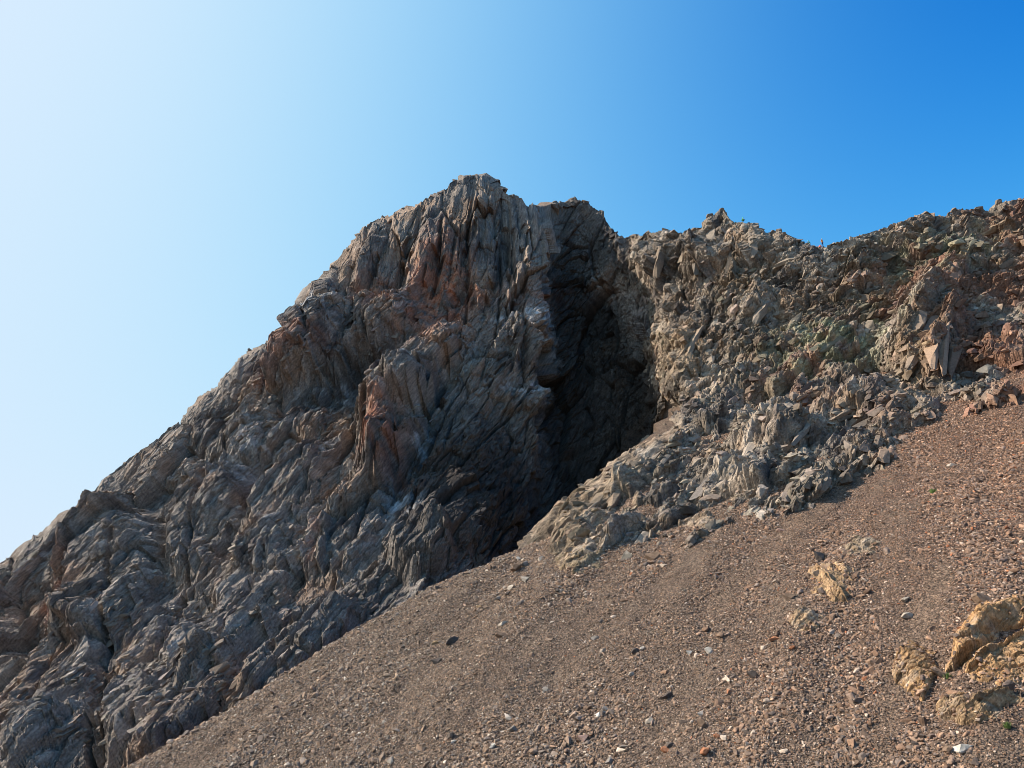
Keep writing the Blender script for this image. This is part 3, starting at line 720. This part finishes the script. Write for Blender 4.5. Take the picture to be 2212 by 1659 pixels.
# ------------------------------------------------------------------ outcrops on the scree
DWN = np.array([-SX, -SY, 0.]); NRM = np.array([-SX, -SY, 1.]); NRM /= np.linalg.norm(NRM)
FALL = np.array([-SX, -SY, -(SX * SX + SY * SY)]); FALL /= np.linalg.norm(FALL); ACR = np.cross(FALL, NRM)
EXTRA = []
def outcrop(name, label, cat, cx, cy, rx, ry, sculpt, base, seed, colour, ang, res=170):
    """a bedrock knob breaking through the scree: relief over a patch of the slope, edges dipping under the stones"""
    gx, gy = np.meshgrid(np.linspace(cx - rx * 1.25, cx + rx * 1.25, res), np.linspace(cy - ry * 1.25, cy + ry * 1.25, int(res * ry / rx) + 8), indexing='ij')
    S = scree_hit(gx, gy).astype(f32)
    e = ell(gx, gy, cx, cy, rx, ry) + .28 * perlin(np.stack([gx / (rx * .5), gy / (ry * .5), 0 * gx + seed], -1), seed)
    h = base * (1 - sstep(.35, 1.0, e)) * 1.2 - 1.1 * sstep(.85, 1.15, e)
    for a in sculpt:
        if a[0] == 'b': h += a[6] * blob(gx, gy, *a[1:6], soft=.45)
        else:                                   # a rib: gentle on its left side, a sheer drop on its right
            d, t = seg_dist(gx, gy, a[1]); (ax, ay), (bx, by) = a[1][0], a[1][-1]
            sd = np.sign((bx - ax) * (gy - ay) - (by - ay) * (gx - ax))
            h += a[3] * np.where(sd < 0, 1 - sstep(0, a[2], d), 1 - sstep(0, a[2] * .16, d))
    fr = frame(NRM, ang)
    h = np.where(h > 0, h * .75, h)
    R, tone = shape_relief(S, None, [(fr, np.ones(h.shape, f32))], [((4, 1.6, 1.6), .12, 1.2, .3, .5, .10), ((1.2, .5, .5), .08, 1.3, .3, 0, 0), ((.5, .25, .25), .04, 1.2, .3, 0, 0)], seed)
    fin = (1 - sstep(.9, 1.15, e))
    P = S + NRM.astype(f32) * (h + R * fin + .25 * fbm(S / 1.5, 3, seed))[..., None]
    c = np.empty(h.shape + (3,), f32); c[:] = colour
    c = lerp(c, (.38, .33, .27), sstep(.0, .6, fbm(S / 1.3, 4, seed + 3)) * .4)
    c = lerp(c, (.33, .20, .10), sstep(.1, .7, fbm(S / 1.8 + 9, 3, seed + 5)) * .6)
    c = np.clip(c * .72 * (1 + .35 * tone[..., None]), .03, .7)
    k_ = np.flatnonzero(((e > .5) & (e < 1.1)).ravel()); k_ = k_[np.random.RandomState(seed).permutation(len(k_))[:int(len(k_) * .05)]]
    EXTRA.append(P.reshape(-1, 3)[k_].astype(float))
    o = mesh_obj(name, P, grid_faces(*h.shape)[:, ::-1], M_RIDGE, attrs={'col': c.reshape(-1, 3)})
    o['label'] = label; o['category'] = cat
    return o
outcrop('rock_outcrop', 'large ochre outcrop with a deep shaded hollow at the right edge of the scree', 'outcrop', 2170, 1395, 120, 95,
        [('r', [(2060, 1445), (2105, 1390), (2150, 1345), (2260, 1325)], 46, 1.7), ('r', [(2100, 1450), (2170, 1400), (2260, 1345)], 16, .6), ('b', 2175, 1372, 46, 20, 35, -.9)], .35, 610, (.44, .265, .13), 35)
outcrop('rock_outcrop', 'rounded ochre bedrock patch left of the big shaded hollow', 'outcrop', 1978, 1448, 52, 62, [('b', 1970, 1440, 35, 45, 60, .45), ('r', [(1996, 1510), (2022, 1455)], 16, .4)], .4, 620, (.42, .26, .13), 60, 110)
outcrop('rock_outcrop', 'grey folded bedrock ledges below the shaded hollow in the lower right corner', 'outcrop', 2120, 1530, 110, 42,
        [('b', 2060, 1520, 40, 18, 30, .5), ('b', 2110, 1545, 50, 14, 25, .5), ('b', 2150, 1515, 60, 14, 28, .4), ('r', [(2020, 1556), (2090, 1550), (2190, 1500)], 18, .4)], .15, 630, (.38, .255, .145), 30)
outcrop('rock_outcrop', 'tan crumbling outcrop with dark boulder on top in the middle of the right scree', 'outcrop', 1800, 1258, 62, 46,
        [('r', [(1755, 1222), (1790, 1250), (1815, 1290), (1845, 1312)][::-1], 22, .6)], .1, 640, (.42, .28, .16), 115, 120)
outcrop('rock_outcrop', 'low tan bedrock patch below and left of the crumbling outcrop', 'outcrop', 1740, 1338, 44, 26, [('b', 1735, 1338, 28, 14, 20, .5)], .25, 650, (.38, .265, .16), 60, 90)
outcrop('rock_outcrop', 'small tan bedrock patch just above the crumbling outcrop', 'outcrop', 1855, 1180, 48, 22, [('b', 1850, 1178, 26, 10, 10, .35)], .2, 655, (.38, .29, .2), 30, 80)
outcrop('rock_outcrop', 'lowest brown layered rock rib poking out of the scree below the dark gully', 'outcrop', 1255, 1206, 62, 38,
        [('r', [(1205, 1236), (1250, 1205), (1300, 1176)], 16, .6), ('r', [(1240, 1238), (1275, 1215), (1310, 1190)], 12, .5)], .15, 660, (.33, .25, .16), 45, 120)
outcrop('rock_outcrop', 'flat brown rock slab lying in the scree below the sunlit rocks', 'outcrop', 1512, 1128, 50, 16, [('r', [(1470, 1136), (1550, 1112)], 10, .6)], .2, 670, (.32, .24, .17), 20, 90)

# ------------------------------------------------------------------ boulders one can point to
PAL = dict(white=(.46, .42, .36), pale=(.35, .30, .24), grey=(.19, .17, .15), dark=(.09, .072, .06), brown=(.17, .115, .078), rust=(.30, .135, .07), pink=(.30, .20, .16), ochre=(.30, .20, .11))
def on_scree(px, py):
    p = scree_hit(np.array(float(px)), np.array(float(py))); p[2] = scree_z(p[0], p[1]); return p
BOULDERS = [  # frame x, y, length, width, lean in the frame, colour, flatness, label
 (1117,1234,27,20,15,'brown',.8,'brown square-cut boulder with rusty left face, largest of the cluster below the gully mouth'),
 (1133,1222,17,13,30,'grey',.8,'grey block leaning behind the brown square-cut boulder'),
 (1137,1252,20,13,10,'pale',.5,'pale flat stone just below the brown square-cut boulder'),
 (1169,1208,20,10,30,'pale',.4,'pale tilted slab to the right of the brown square-cut boulder'),
 (1120,1209,10,8,0,'white',.6,'small whitish stone above the brown square-cut boulder'),
 (1104,1273,16,10,35,'pale',.4,'pale leaning flake below the boulder cluster'),
 (1098,1284,14,10,20,'dark',.6,'dark grey stone tucked under the pale leaning flake'),
 (1074,1294,13,8,30,'pale',.5,'pale stone on open scree left of the dark grey stone'),
 (1036,1313,12,7,25,'ochre',.5,'small ochre stone nearest to the gully shadow edge'),
 (1088,1347,24,9,35,'pale',.35,'long pale slab above the brown wedge in the middle scree'),
 (1084,1371,27,14,40,'brown',.6,'brown wedge-shaped boulder with a shaded right side in the middle scree'),
 (979,1386,36,17,28,'dark',.5,'dark flat boulder with a pale chip in front, left middle scree'),
 (972,1389,10,6,30,'white',.5,'white chip resting against the dark flat boulder'),
 (941,1386,18,9,40,'ochre',.4,'tan flake left of the dark flat boulder'),
 (946,1430,24,12,30,'dark',.5,'dark slab sunk in the scree below the tan flake'),
 (1415,1206,36,16,25,'brown',.5,'brown slab standing out alone beneath the sunlit rock ribs'),
 (1428,1216,14,9,40,'grey',.6,'grey stone below the lone brown slab'),
 (1242,1206,22,8,20,'pale',.3,'pale thin slab lying on the lowest rock rib'),
 (974,1590,18,14,60,'dark',.7,'dark brown stone near the bottom edge, left of centre'),
 (980,1600,13,6,50,'white',.4,'narrow white flake beside the dark brown stone at the bottom'),
 (1263,1595,22,15,10,'pink',.5,'pinkish stone near the bottom centre'),
 (1298,1546,30,10,38,'white',.35,'long whitish slab in the lower middle scree'),
 (1308,1535,14,9,20,'grey',.5,'grey stone at the upper end of the long whitish slab'),
 (1374,1410,22,12,35,'dark',.6,'dark brown leaning stone right of the middle scree'),
 (1388,1404,11,9,0,'white',.7,'round white stone touching the dark brown leaning stone'),
 (1439,1505,24,12,30,'dark',.5,'dark grey slab in the lower scree, right of centre'),
 (1491,1413,14,9,10,'white',.6,'left stone of the bright white pair in the right middle scree'),
 (1533,1408,17,11,20,'white',.6,'right stone of the bright white pair in the right middle scree'),
 (1437,1617,17,13,10,'rust',.6,'orange stone at the bottom, right of centre'),
 (1450,1606,20,10,15,'dark',.5,'dark stone directly above the orange stone at the bottom'),
 (1523,1628,21,15,30,'rust',.7,'rust-brown block near the bottom, right of the orange stone'),
 (1314,1644,18,14,50,'grey',.6,'grey block at the bottom frame edge'),
 (1516,1547,17,10,60,'pale',.5,'pale upright stone in the lower right-centre scree'),
 (1518,1570,18,12,10,'brown',.6,'grey-brown block below the pale upright stone'),
 (1286,1379,17,8,15,'grey',.4,'light grey flat stone in the centre of the scree'),
 (1365,1457,15,9,30,'pale',.5,'pale oval stone below the dark brown leaning stone'),
 (1064,1617,15,11,30,'white',.6,'white stone at the bottom, left of the pinkish stone'),
 (1106,1578,14,12,70,'grey',.6,'grey upright stone in the lower left scree'),
 (1774,1209,26,22,20,'dark',.8,'dark rounded boulder perched above the crumbling tan outcrop'),
 (1771,1246,20,14,30,'dark',.6,'dark slab at the left foot of the crumbling tan outcrop'),
 (2123,1297,36,26,28,'brown',.7,'large brown boulder above the big ochre outcrop at right'),
 (1962,1329,26,13,25,'pale',.6,'pale grey knobbly rock in the right scree'),
 (1955,1299,16,10,20,'pale',.5,'pale pink-grey stone above the knobbly rock'),
 (2080,1359,20,8,5,'rust',.4,'thin orange flake left of the big ochre outcrop'),
 (1709,1295,28,13,30,'brown',.5,'brown layered slab left of the crumbling tan outcrop'),
 (1629,1462,22,12,20,'dark',.6,'dark flat stone in the lower right-centre scree'),
 (1549,1594,13,9,30,'rust',.6,'orange chip right of the grey-brown block'),
 (1576,1496,12,10,40,'rust',.7,'bright orange chip below the dark flat stone'),
 (1712,1403,14,9,20,'rust',.6,'orange stone below the low tan bedrock patch'),
 (1673,1382,22,10,15,'rust',.4,'reddish flat slab left of the orange stone'),
 (2029,1458,24,28,80,'brown',.8,'brown upright boulder between the two ochre outcrops'),
 (2082,1621,38,16,22,'white',.4,'large white slab in the lower right corner'),
 (1686,1145,15,12,60,'pink',.7,'pinkish stone in the upper right scree'),
 (1825,1601,16,12,10,'dark',.6,'dark block near the bottom, left of the large white slab'),
 (2048,1626,18,14,20,'brown',.6,'brown block beside the large white slab'),
 (2197,1295,11,9,0,'white',.7,'small white stone at the right frame edge above the ochre outcrop'),
 (1834,1011,24,9,35,'white',.35,'white slab at the top of the pale scree chute'),
 (2057,1007,18,9,10,'pale',.4,'pale slab alone high on the right scree'),
 (1860,978,34,14,35,'pink',.4,'pinkish slab at the head of the scree chute'),
 (1894,991,13,10,20,'ochre',.6,'tan stone right of the pinkish slab at the chute head'),
 (1918,994,12,14,60,'ochre',.8,'upright tan stone, second to the right of the pinkish slab'),
 (1806,1012,14,9,20,'brown',.6,'brown stone just left of the white slab at the chute'),
 (1402,1560,18,10,25,'pale',.4,'pale flake right of the long whitish slab'),
 (1180,1490,15,9,25,'pale',.5,'pale stone alone in the left lower scree'),
]
for q, (bx, by, ln, wd, lean, ck, flat, lab) in enumerate(BOULDERS):
    p = on_scree(bx, by); m = np.linalg.norm(p) / 1720 * 1.02
    r = np.random.RandomState(2000 + q)
    t = math.radians(lean); vr = ray(bx, by); vr /= np.linalg.norm(vr)
    rt = np.cross(vr, [0, 0, 1]); rt /= np.linalg.norm(rt); upv = np.cross(rt, vr)
    e1 = math.cos(t) * rt + math.sin(t) * upv; e1 = e1 - (e1 @ NRM) * NRM
    R = orient(e1[None], (NRM + np.array([0, -.25, 0]))[None], r, .08)[0]
    L, Wd = ln * m, wd * m * 1.25; H = max(.2, min(L, Wd * 1.2) * (.45 + .5 * flat))
    kind = 'rock_slab' if flat < .5 else 'boulder' if ln > 19 else 'stone'
    o = rock_object(kind, (SLAB_M if flat < .5 else BOULDER_M)[q % 6], p + NRM * H * .22, R, (L, Wd, H), PAL[ck])
    o['label'] = lab; o['category'] = 'rock' if kind != 'stone' else 'stone'

# ------------------------------------------------------------------ loose scree stones
def scree_points(n, seed):
    r = np.random.RandomState(seed); out = []
    while sum(map(len, out)) < n:
        x = r.uniform(-78, 116, 220000); y = r.uniform(38, 118, 220000)
        z = scree_z(x, y, False); d = edge_d(x, y); P = np.stack([x, y, z], -1); px, py = proj(P)
        ok = (px > -120) & (px < 2500) & (py < 1800) & (d < 2.5) & (py > 700)
        out.append(P[ok])
    P = np.concatenate(out)[:n]; P[:, 2] = scree_z(P[:, 0], P[:, 1]); return P
rg = np.random.RandomState(77)
NG = 680000
GP = scree_points(NG, 78)
fl = np.stack([(GP[:, 0] * .847 - GP[:, 1] * .53) / 6, (GP[:, 0] * .53 + GP[:, 1] * .847) / 26, 0 * GP[:, 0]], -1)
coarse = fbm(fl, 3, 700)
size = .103 * np.exp(rg.normal(size=NG) * .42) * (1 + .45 * np.clip(coarse, -.8, 1.2)) * np.where(rg.rand(NG) < .014, 2.0, 1)
gpx, gpy = proj(GP)
CHUTES = [([(1868, 990), (1800, 1062), (1700, 1150), (1590, 1262), (1540, 1310)], 34), ([(2040, 1230), (1990, 1330), (1930, 1480), (1900, 1660)], 38), ([(1700, 1300), (1560, 1430), (1400, 1600)], 26), ([(1500, 1200), (1380, 1300), (1200, 1470)], 26)]
chute = np.maximum.reduce([(1 - sstep(.35, 1, seg_dist(gpx + 12 * coarse, gpy, pl)[0] / w_)) * (1, 1, .6, .6)[q_] for q_, (pl, w_) in enumerate(CHUTES)])
size = size * (1 - .45 * chute)
size = np.clip(size, .04, .5)
keep = rg.rand(NG) < np.clip(.85 + .5 * coarse, .4, 1) * (1 - .15 * chute); GP, size = GP[keep], size[keep]
# stones that have come to rest on the outcrops and along the foot of the cliff
XP = np.concatenate(EXTRA); xs_ = .12 * np.exp(rg.normal(size=len(XP)) * .5)
fx = rg.uniform(-75, 6, 60000); fy = rg.uniform(40, 104, 60000); fd = edge_d(fx, fy)
ok = (fd > -2.6) & (fd < 1.6) & (rg.rand(60000) < np.exp(-np.maximum(0, -fd) / 1.2)); fx, fy = fx[ok][:3200], fy[ok][:3200]
FP = np.stack([fx, fy, scree_z(fx, fy)], -1); fs = .17 * np.exp(rg.normal(size=len(FP)) * .6)
NF = len(FP)
GP = np.concatenate([GP, XP, FP]); size = np.clip(np.concatenate([size, xs_, np.minimum(fs, .6)]), .04, .6); NG = len(GP)
u = rg.rand(NG); cols = np.array([PAL['brown'], (.20, .15, .112), (.15, .125, .105), PAL['pale'], PAL['rust'], PAL['dark'], (.27, .19, .13)])
red = np.clip((GP[:, 0] + 10) / 80, 0, 1)
ci = np.where(u < .30, 0, np.where(u < .58, 1, np.where(u < .76, 2, np.where(u < .815, 3, np.where(u < .815 + .02 * red, 4, np.where(u < .89, 5, 6))))))
gc = cols[ci] * rg.uniform(.55, 1.6, (NG, 1)); gc = gc * (1 + red[:, None] * np.array([.10, -.12, -.20]))
nn = np.repeat(NRM[None], NG, 0); e1 = rg.normal(size=(NG, 3))
GR_ = orient(e1, nn, rg, .35)
gs = size[:, None] * np.stack([rg.uniform(.9, 1.7, NG), rg.uniform(.7, 1.2, NG), rg.uniform(.35, .8, NG)], -1)
GP = GP + NRM * (gs[:, 2] * .25)[:, None]
# the three hundred largest in view are stones of their own
d_ = np.linalg.norm(GP, axis=1); px, py = proj(GP); inside = (px > 5) & (px < 2207) & (py < 1650) & (np.arange(NG) < NG - NF)
order = np.argsort(-(size / d_) * inside); top = order[:280]; rest = order[280:]
names = ('brown', 'grey-brown', 'grey', 'pale', 'orange', 'dark', 'tan')
MARKS = [(1117,1234,'brown square-cut boulder'),(1084,1371,'brown wedge boulder'),(979,1386,'dark flat boulder'),(1415,1206,'lone brown slab'),(974,1590,'dark bottom-left stone'),
 (1263,1595,'pinkish bottom stone'),(1298,1546,'long whitish slab'),(1374,1410,'dark leaning stone'),(1439,1505,'dark grey slab'),(1512,1411,'bright white pair'),(1437,1617,'orange bottom stone'),
 (1523,1628,'rust-brown block'),(1314,1644,'grey bottom block'),(1516,1547,'pale upright stone'),(1286,1379,'light grey flat stone'),(1064,1617,'white bottom stone'),(1106,1578,'grey upright stone'),
 (1774,1209,'dark perched boulder'),(2123,1297,'large brown boulder'),(1962,1329,'knobbly pale rock'),(2080,1359,'thin orange flake'),(1709,1295,'brown layered slab'),(1629,1462,'dark flat stone'),
 (1712,1403,'orange stone'),(2029,1458,'brown upright boulder'),(2082,1621,'large white slab'),(1825,1601,'dark bottom block'),(1978,1448,'rounded ochre patch'),(2170,1395,'big ochre outcrop'),(2120,1530,'grey folded ledges'),(1800,1258,'crumbling tan outcrop'),(1740,1338,'low tan patch'),(1180,1490,'lone pale stone'),(1402,1560,'pale flake'),(946,1430,'dark sunken slab'),(1686,1145,'pinkish upper stone'),(2057,1007,'high pale slab'),(2015,1065,'lone grass tuft'),(1834,1011,'white chute slab')]
MK = np.array([m[:2] for m in MARKS], float)
objs = []
for q, k in enumerate(top):
    o = rock_object('scree_stone', STONE_M[q % 7], GP[k], GR_[k], gs[k] * 1.25, gc[k])
    cn = names[int(ci[k])]
    dx, dy = px[k] - MK[:, 0], py[k] - MK[:, 1]; dd = np.hypot(dx, dy); b_ = int(dd.argmin()); dx, dy, dd = dx[b_], dy[b_], dd[b_]
    far = 'close' if dd < 40 else 'nearby' if dd < 90 else 'farther'
    shp = 'flat' if gs[k][2] < .45 * gs[k][1] else 'long' if gs[k][0] > 1.9 * gs[k][1] else 'blocky'
    ho = 'right' if dx > 0 else 'left'; ve = 'below' if dy > 0 else 'above'
    where = f'{far} {ho} of' if abs(dx) > 2.2 * abs(dy) else f'{far} {ve}' if abs(dy) > 2.2 * abs(dx) else f'{far} {ve} and {ho} of'
    o['label'] = f'small {shp} {cn} scree stone {where} the {MARKS[b_][2]}'; o['category'] = 'stone'; o['group'] = f'small loose {cn} stones on the scree'
    objs.append(o)
scatter('scree_gravel', GP[rest], mats_to_euler(GR_[rest]), gs[rest], gc[rest], rg.randint(0, 7, len(rest)), objs[:7], M_GRAVEL)
# ------------------------------------------------------------------ grass tufts
def plain(name, col, rough=.8):
    m = bpy.data.materials.new(name); m.use_nodes = True; n, l = m.node_tree.nodes, m.node_tree.links
    b = n['Principled BSDF']; b.inputs['Roughness'].default_value = rough
    t = n.new('ShaderNodeTexNoise'); t.inputs['Scale'].default_value = 30
    mr = n.new('ShaderNodeMapRange'); mr.inputs[3].default_value = .75; mr.inputs[4].default_value = 1.25
    mx = n.new('ShaderNodeMix'); mx.data_type = 'RGBA'; mx.blend_type = 'MULTIPLY'; mx.inputs[0].default_value = 1; mx.inputs[6].default_value = (*col, 1)
    l.new(t.outputs['Fac'], mr.inputs[0]); l.new(mr.outputs[0], mx.inputs[7]); l.new(mx.outputs[2], b.inputs['Base Color'])
    return m
M_GRASS = plain('grass', (.10, .16, .035))
def tuft(px, py, P, size, label, seed):
    r = np.random.RandomState(seed); V = []; F = []
    for k in range(70):
        a = r.uniform(0, 6.28); b = np.array([math.cos(a), math.sin(a), 0]) * r.uniform(0, .5) * size
        tip = b * r.uniform(1.2, 2.2) + np.array([0, 0, size * r.uniform(.5, 1)]); w = np.array([-math.sin(a), math.cos(a), 0]) * size * .06
        mid = (b + tip) / 2 + np.array([0, 0, size * .12]); i = len(V)
        V += [b - w, b + w, mid + w * .8, mid - w * .8, tip]; F += [(i, i + 1, i + 2, i + 3), (i + 3, i + 2, i + 4, i + 4)]
    me = bpy.data.meshes.new('grass_tuft'); me.from_pydata([tuple(v) for v in V], [], [f if f[2] != f[3] else f[:3] for f in F]); me.materials.append(M_GRASS)
    o = bpy.data.objects.new('grass_tuft', me); COL.objects.link(o); o.location = P; o['label'] = label; o['category'] = 'plant'; o['group'] = 'scattered grass tufts'
for q, (gx, gy, sz, lab) in enumerate([(2015, 1065, .55, 'green grass tuft alone high on the red-brown scree'), (2047, 1467, .4, 'bright green tuft beside the brown upright boulder'),
        (2177, 1573, .4, 'dark green tuft in the lower right corner below the grey ledges'), (2096, 1378, .4, 'small green tuft at the left foot of the big ochre outcrop')]):
    tuft(gx, gy, on_scree(gx, gy), sz, lab, 3000 + q)

# ------------------------------------------------------------------ people
SKIN = plain('skin', (.45, .28, .20))
JOINTS = ['pelvis', 'spine', 'chest', 'neck', 'head', 'crown', 'hip_l', 'knee_l', 'ankle_l', 'toe_l', 'hip_r', 'knee_r', 'ankle_r', 'toe_r', 'sho_l', 'elb_l', 'wri_l', 'sho_r', 'elb_r', 'wri_r']
BONES = [('pelvis', 'spine', 't'), ('spine', 'chest', 't'), ('chest', 'neck', 't'), ('neck', 'head', 's'), ('head', 'crown', 's'), ('pelvis', 'hip_l', 'l'), ('hip_l', 'knee_l', 'l'), ('knee_l', 'ankle_l', 'l'),
         ('ankle_l', 'toe_l', 'b'), ('pelvis', 'hip_r', 'l'), ('hip_r', 'knee_r', 'l'), ('knee_r', 'ankle_r', 'l'), ('ankle_r', 'toe_r', 'b'), ('chest', 'sho_l', 't'), ('sho_l', 'elb_l', 't'), ('elb_l', 'wri_l', 't'),
         ('chest', 'sho_r', 't'), ('sho_r', 'elb_r', 't'), ('elb_r', 'wri_r', 't')]
RAD = dict(pelvis=.15, spine=.135, chest=.155, neck=.06, head=.085, crown=.085, hip=.10, knee=.065, ankle=.045, toe=.04, sho=.07, elb=.045, wri=.032)
STAND = dict(pelvis=(0, 0, .96), spine=(0, .01, 1.14), chest=(0, 0, 1.36), neck=(0, 0, 1.51), head=(0, -.02, 1.60), crown=(0, -.01, 1.70),
             hip_l=(.10, 0, .90), knee_l=(.13, -.02, .50), ankle_l=(.15, .02, .09), toe_l=(.17, -.15, .04), hip_r=(-.10, 0, .90), knee_r=(-.12, -.02, .50), ankle_r=(-.14, .02, .09), toe_r=(-.17, -.15, .04),
             sho_l=(.19, 0, 1.42), elb_l=(.30, .04, 1.17), wri_l=(.20, -.10, 1.02), sho_r=(-.19, 0, 1.42), elb_r=(-.30, .04, 1.17), wri_r=(-.20, -.10, 1.02))
SCRAMBLE = dict(pelvis=(0, .25, .62), spine=(0, .12, .78), chest=(0, -.06, .92), neck=(0, -.18, 1.02), head=(0, -.27, 1.08), crown=(0, -.35, 1.14),
                hip_l=(.10, .22, .58), knee_l=(.17, -.12, .50), ankle_l=(.15, .08, .10), toe_l=(.16, -.10, .05), hip_r=(-.10, .25, .56), knee_r=(-.17, .12, .28), ankle_r=(-.15, .48, .10), toe_r=(-.15, .32, .04),
                sho_l=(.18, -.08, .94), elb_l=(.26, -.24, .74), wri_l=(.22, -.42, .58), sho_r=(-.18, -.08, .94), elb_r=(-.27, -.22, .74), wri_r=(-.24, -.40, .52))
SIT = dict(pelvis=(0, .1, .16), spine=(0, .12, .34), chest=(0, .06, .56), neck=(0, .02, .71), head=(0, -.02, .80), crown=(0, -.02, .90),
           hip_l=(.10, .06, .14), knee_l=(.15, -.30, .40), ankle_l=(.14, -.46, .06), toe_l=(.15, -.64, .04), hip_r=(-.10, .06, .14), knee_r=(-.16, -.30, .38), ankle_r=(-.15, -.48, .06), toe_r=(-.16, -.66, .04),
           sho_l=(.19, .07, .61), elb_l=(.27, -.08, .40), wri_l=(.17, -.26, .44), sho_r=(-.19, .07, .61), elb_r=(-.27, -.08, .40), wri_r=(-.17, -.26, .44))
def person(label, loc, face, pose, top, legs, helmet, pack):
    """one continuous skinned body; helmet and rucksack are children"""
    idx = {j: k for k, j in enumerate(JOINTS)}
    V = [Vector(pose[j]) for j in JOINTS]; R = [RAD[j.split('_')[0]] for j in JOINTS]; E = [(idx[a], idx[b]) for a, b, _ in BONES]
    kinds = [(Vector(pose[a]), Vector(pose[b]), k) for a, b, k in BONES]
    for sd in ('l', 'r'):                                     # palm, four fingers of different length, thumb from the side
        w = Vector(pose['wri_' + sd]); d = (w - Vector(pose['elb_' + sd])).normalized(); sv = d.cross(Vector((0, 0, 1)))
        sv = sv.normalized() if sv.length > .1 else Vector((1, 0, 0))
        palm = w + d * .075; ip = len(V); V.append(palm); R.append(.03); E.append((idx['wri_' + sd], ip)); kinds.append((w + d * .02, palm + d * .1, 's'))
        for k, L in enumerate((.065, .08, .075, .06)):
            b0 = palm + sv * (k - 1.5) * .021 + d * .02; m0 = b0 + d * L * .5; t0 = b0 + d * L * .9 + Vector((0, 0, -L * .3))
            j = len(V); V += [b0, m0, t0]; R += [.010, .009, .008]; E += [(ip, j), (j, j + 1), (j + 1, j + 2)]
        j = len(V); V += [w + d * .03 + sv * .04, w + d * .07 + sv * .06]; R += [.011, .009]; E += [(ip, j), (j, j + 1)]
    j = len(V); fw = Vector((0, -1, 0)); V.append((Vector(pose['head']) + Vector(pose['crown'])) / 2 + fw * .105); R.append(.014); E.append((idx['head'], j))
    me = bpy.data.meshes.new('person'); me.from_pydata([tuple(v) for v in V], E, [])
    o = bpy.data.objects.new('person', me); COL.objects.link(o)
    o.modifiers.new('skin', 'SKIN'); sub = o.modifiers.new('sub', 'SUBSURF'); sub.levels = 1; sub.render_levels = 1
    for k, sv in enumerate(me.skin_vertices[0].data):
        sv.radius = (R[k], R[k] * (.72 if k < 3 else 1)); sv.use_root = (k == 0)
    dg = bpy.context.evaluated_depsgraph_get(); nm = bpy.data.meshes.new_from_object(o.evaluated_get(dg)); o.modifiers.clear(); o.data = nm
    nm.materials.clear()
    for m in (plain('jacket', top), plain('trousers', legs), SKIN, plain('boots', (.05, .04, .035))): nm.materials.append(m)
    slot = dict(t=0, l=1, s=2, b=3)
    for f in nm.polygons:
        c = f.center; best = min(kinds, key=lambda q: (c - (q[0] + (q[1] - q[0]) * max(0, min(1, (c - q[0]).dot(q[1] - q[0]) / max(1e-6, (q[1] - q[0]).length_squared))))).length)
        f.material_index = slot[best[2]]; f.use_smooth = True
    o.location = loc; o.rotation_euler = (0, 0, face); o['label'] = label; o['category'] = 'person'; o['group'] = 'climbers on the ridge'
    hd = Vector(pose['head']); up = (Vector(pose['crown']) - hd).normalized()
    bm = bmesh.new(); bmesh.ops.create_icosphere(bm, subdivisions=3, radius=.125)
    bmesh.ops.bisect_plane(bm, geom=bm.verts[:] + bm.edges[:] + bm.faces[:], plane_co=(0, 0, -.02), plane_no=(0, 0, -1), clear_outer=True)
    bmesh.ops.solidify(bm, geom=bm.faces[:], thickness=.012)
    hm = bpy.data.meshes.new('helmet'); bm.to_mesh(hm); bm.free(); hm.materials.append(plain('helmet_shell', helmet, .4))
    h = bpy.data.objects.new('helmet', hm); COL.objects.link(h); h.parent = o; h.location = hd + up * .075; h.rotation_euler = up.to_track_quat('Z', 'Y').to_euler()
    if pack:
        ch, sp_ = Vector(pose['chest']), Vector(pose['spine']); ax = (ch - sp_).normalized(); bk = Vector((0, 1, 0)); bk = (bk - ax * bk.dot(ax)).normalized()
        bm = bmesh.new(); bmesh.ops.create_cube(bm, size=1); bmesh.ops.scale(bm, vec=(.30, .20, .48), verts=bm.verts)
        bmesh.ops.bevel(bm, geom=bm.edges[:], offset=.07, segments=3, affect='EDGES')
        pm = bpy.data.meshes.new('rucksack'); bm.to_mesh(pm); bm.free(); pm.materials.append(plain('rucksack_cloth', pack))
        p = bpy.data.objects.new('rucksack', pm); COL.objects.link(p); p.parent = o; p.location = (ch + sp_) / 2 + bk * .22 + ax * .04; p.rotation_euler = ax.to_track_quat('Z', 'Y').to_euler()
    return o
def ridge_point(px, py, rows=60):
    X, Y = proj(RIP); d = np.hypot(X - px, Y - py); d[:, :RIB - 4] = 1e9
    return RIP.reshape(-1, 3)[d.argmin()].astype(float)
def crest_stand(px):
    p = crest_at(RIP, px); return p
pp = crest_stand(1777)
person('person in an orange top and dark blue trousers standing upright on the saddle', pp + np.array([0, 0, -.02]), .5, STAND, (.75, .27, .035), (.03, .04, .09), (.35, .3, .22), None)
pp = ridge_point(1771, 543)
person('person in a red-orange top scrambling up just below the standing one', pp + np.array([0, -.35, .1]), 2.6, SCRAMBLE, (.80, .13, .04), (.03, .03, .05), (.75, .2, .05), None)
pp = crest_stand(1604)
person('person in a bright green top sitting among the rock teeth of the tower', pp + np.array([0, -.5, -.25]), .2, SIT, (.02, .50, .11), (.03, .03, .035), (.03, .5, .15), (.03, .03, .035))
pp = crest_stand(1749)
person('person with a turquoise helmet and rucksack ducked behind the crest left of the saddle', pp + np.array([0, .5, -.2]), -1.2, SIT, (.03, .30, .32), (.03, .03, .05), (.02, .45, .42), (.02, .40, .45))
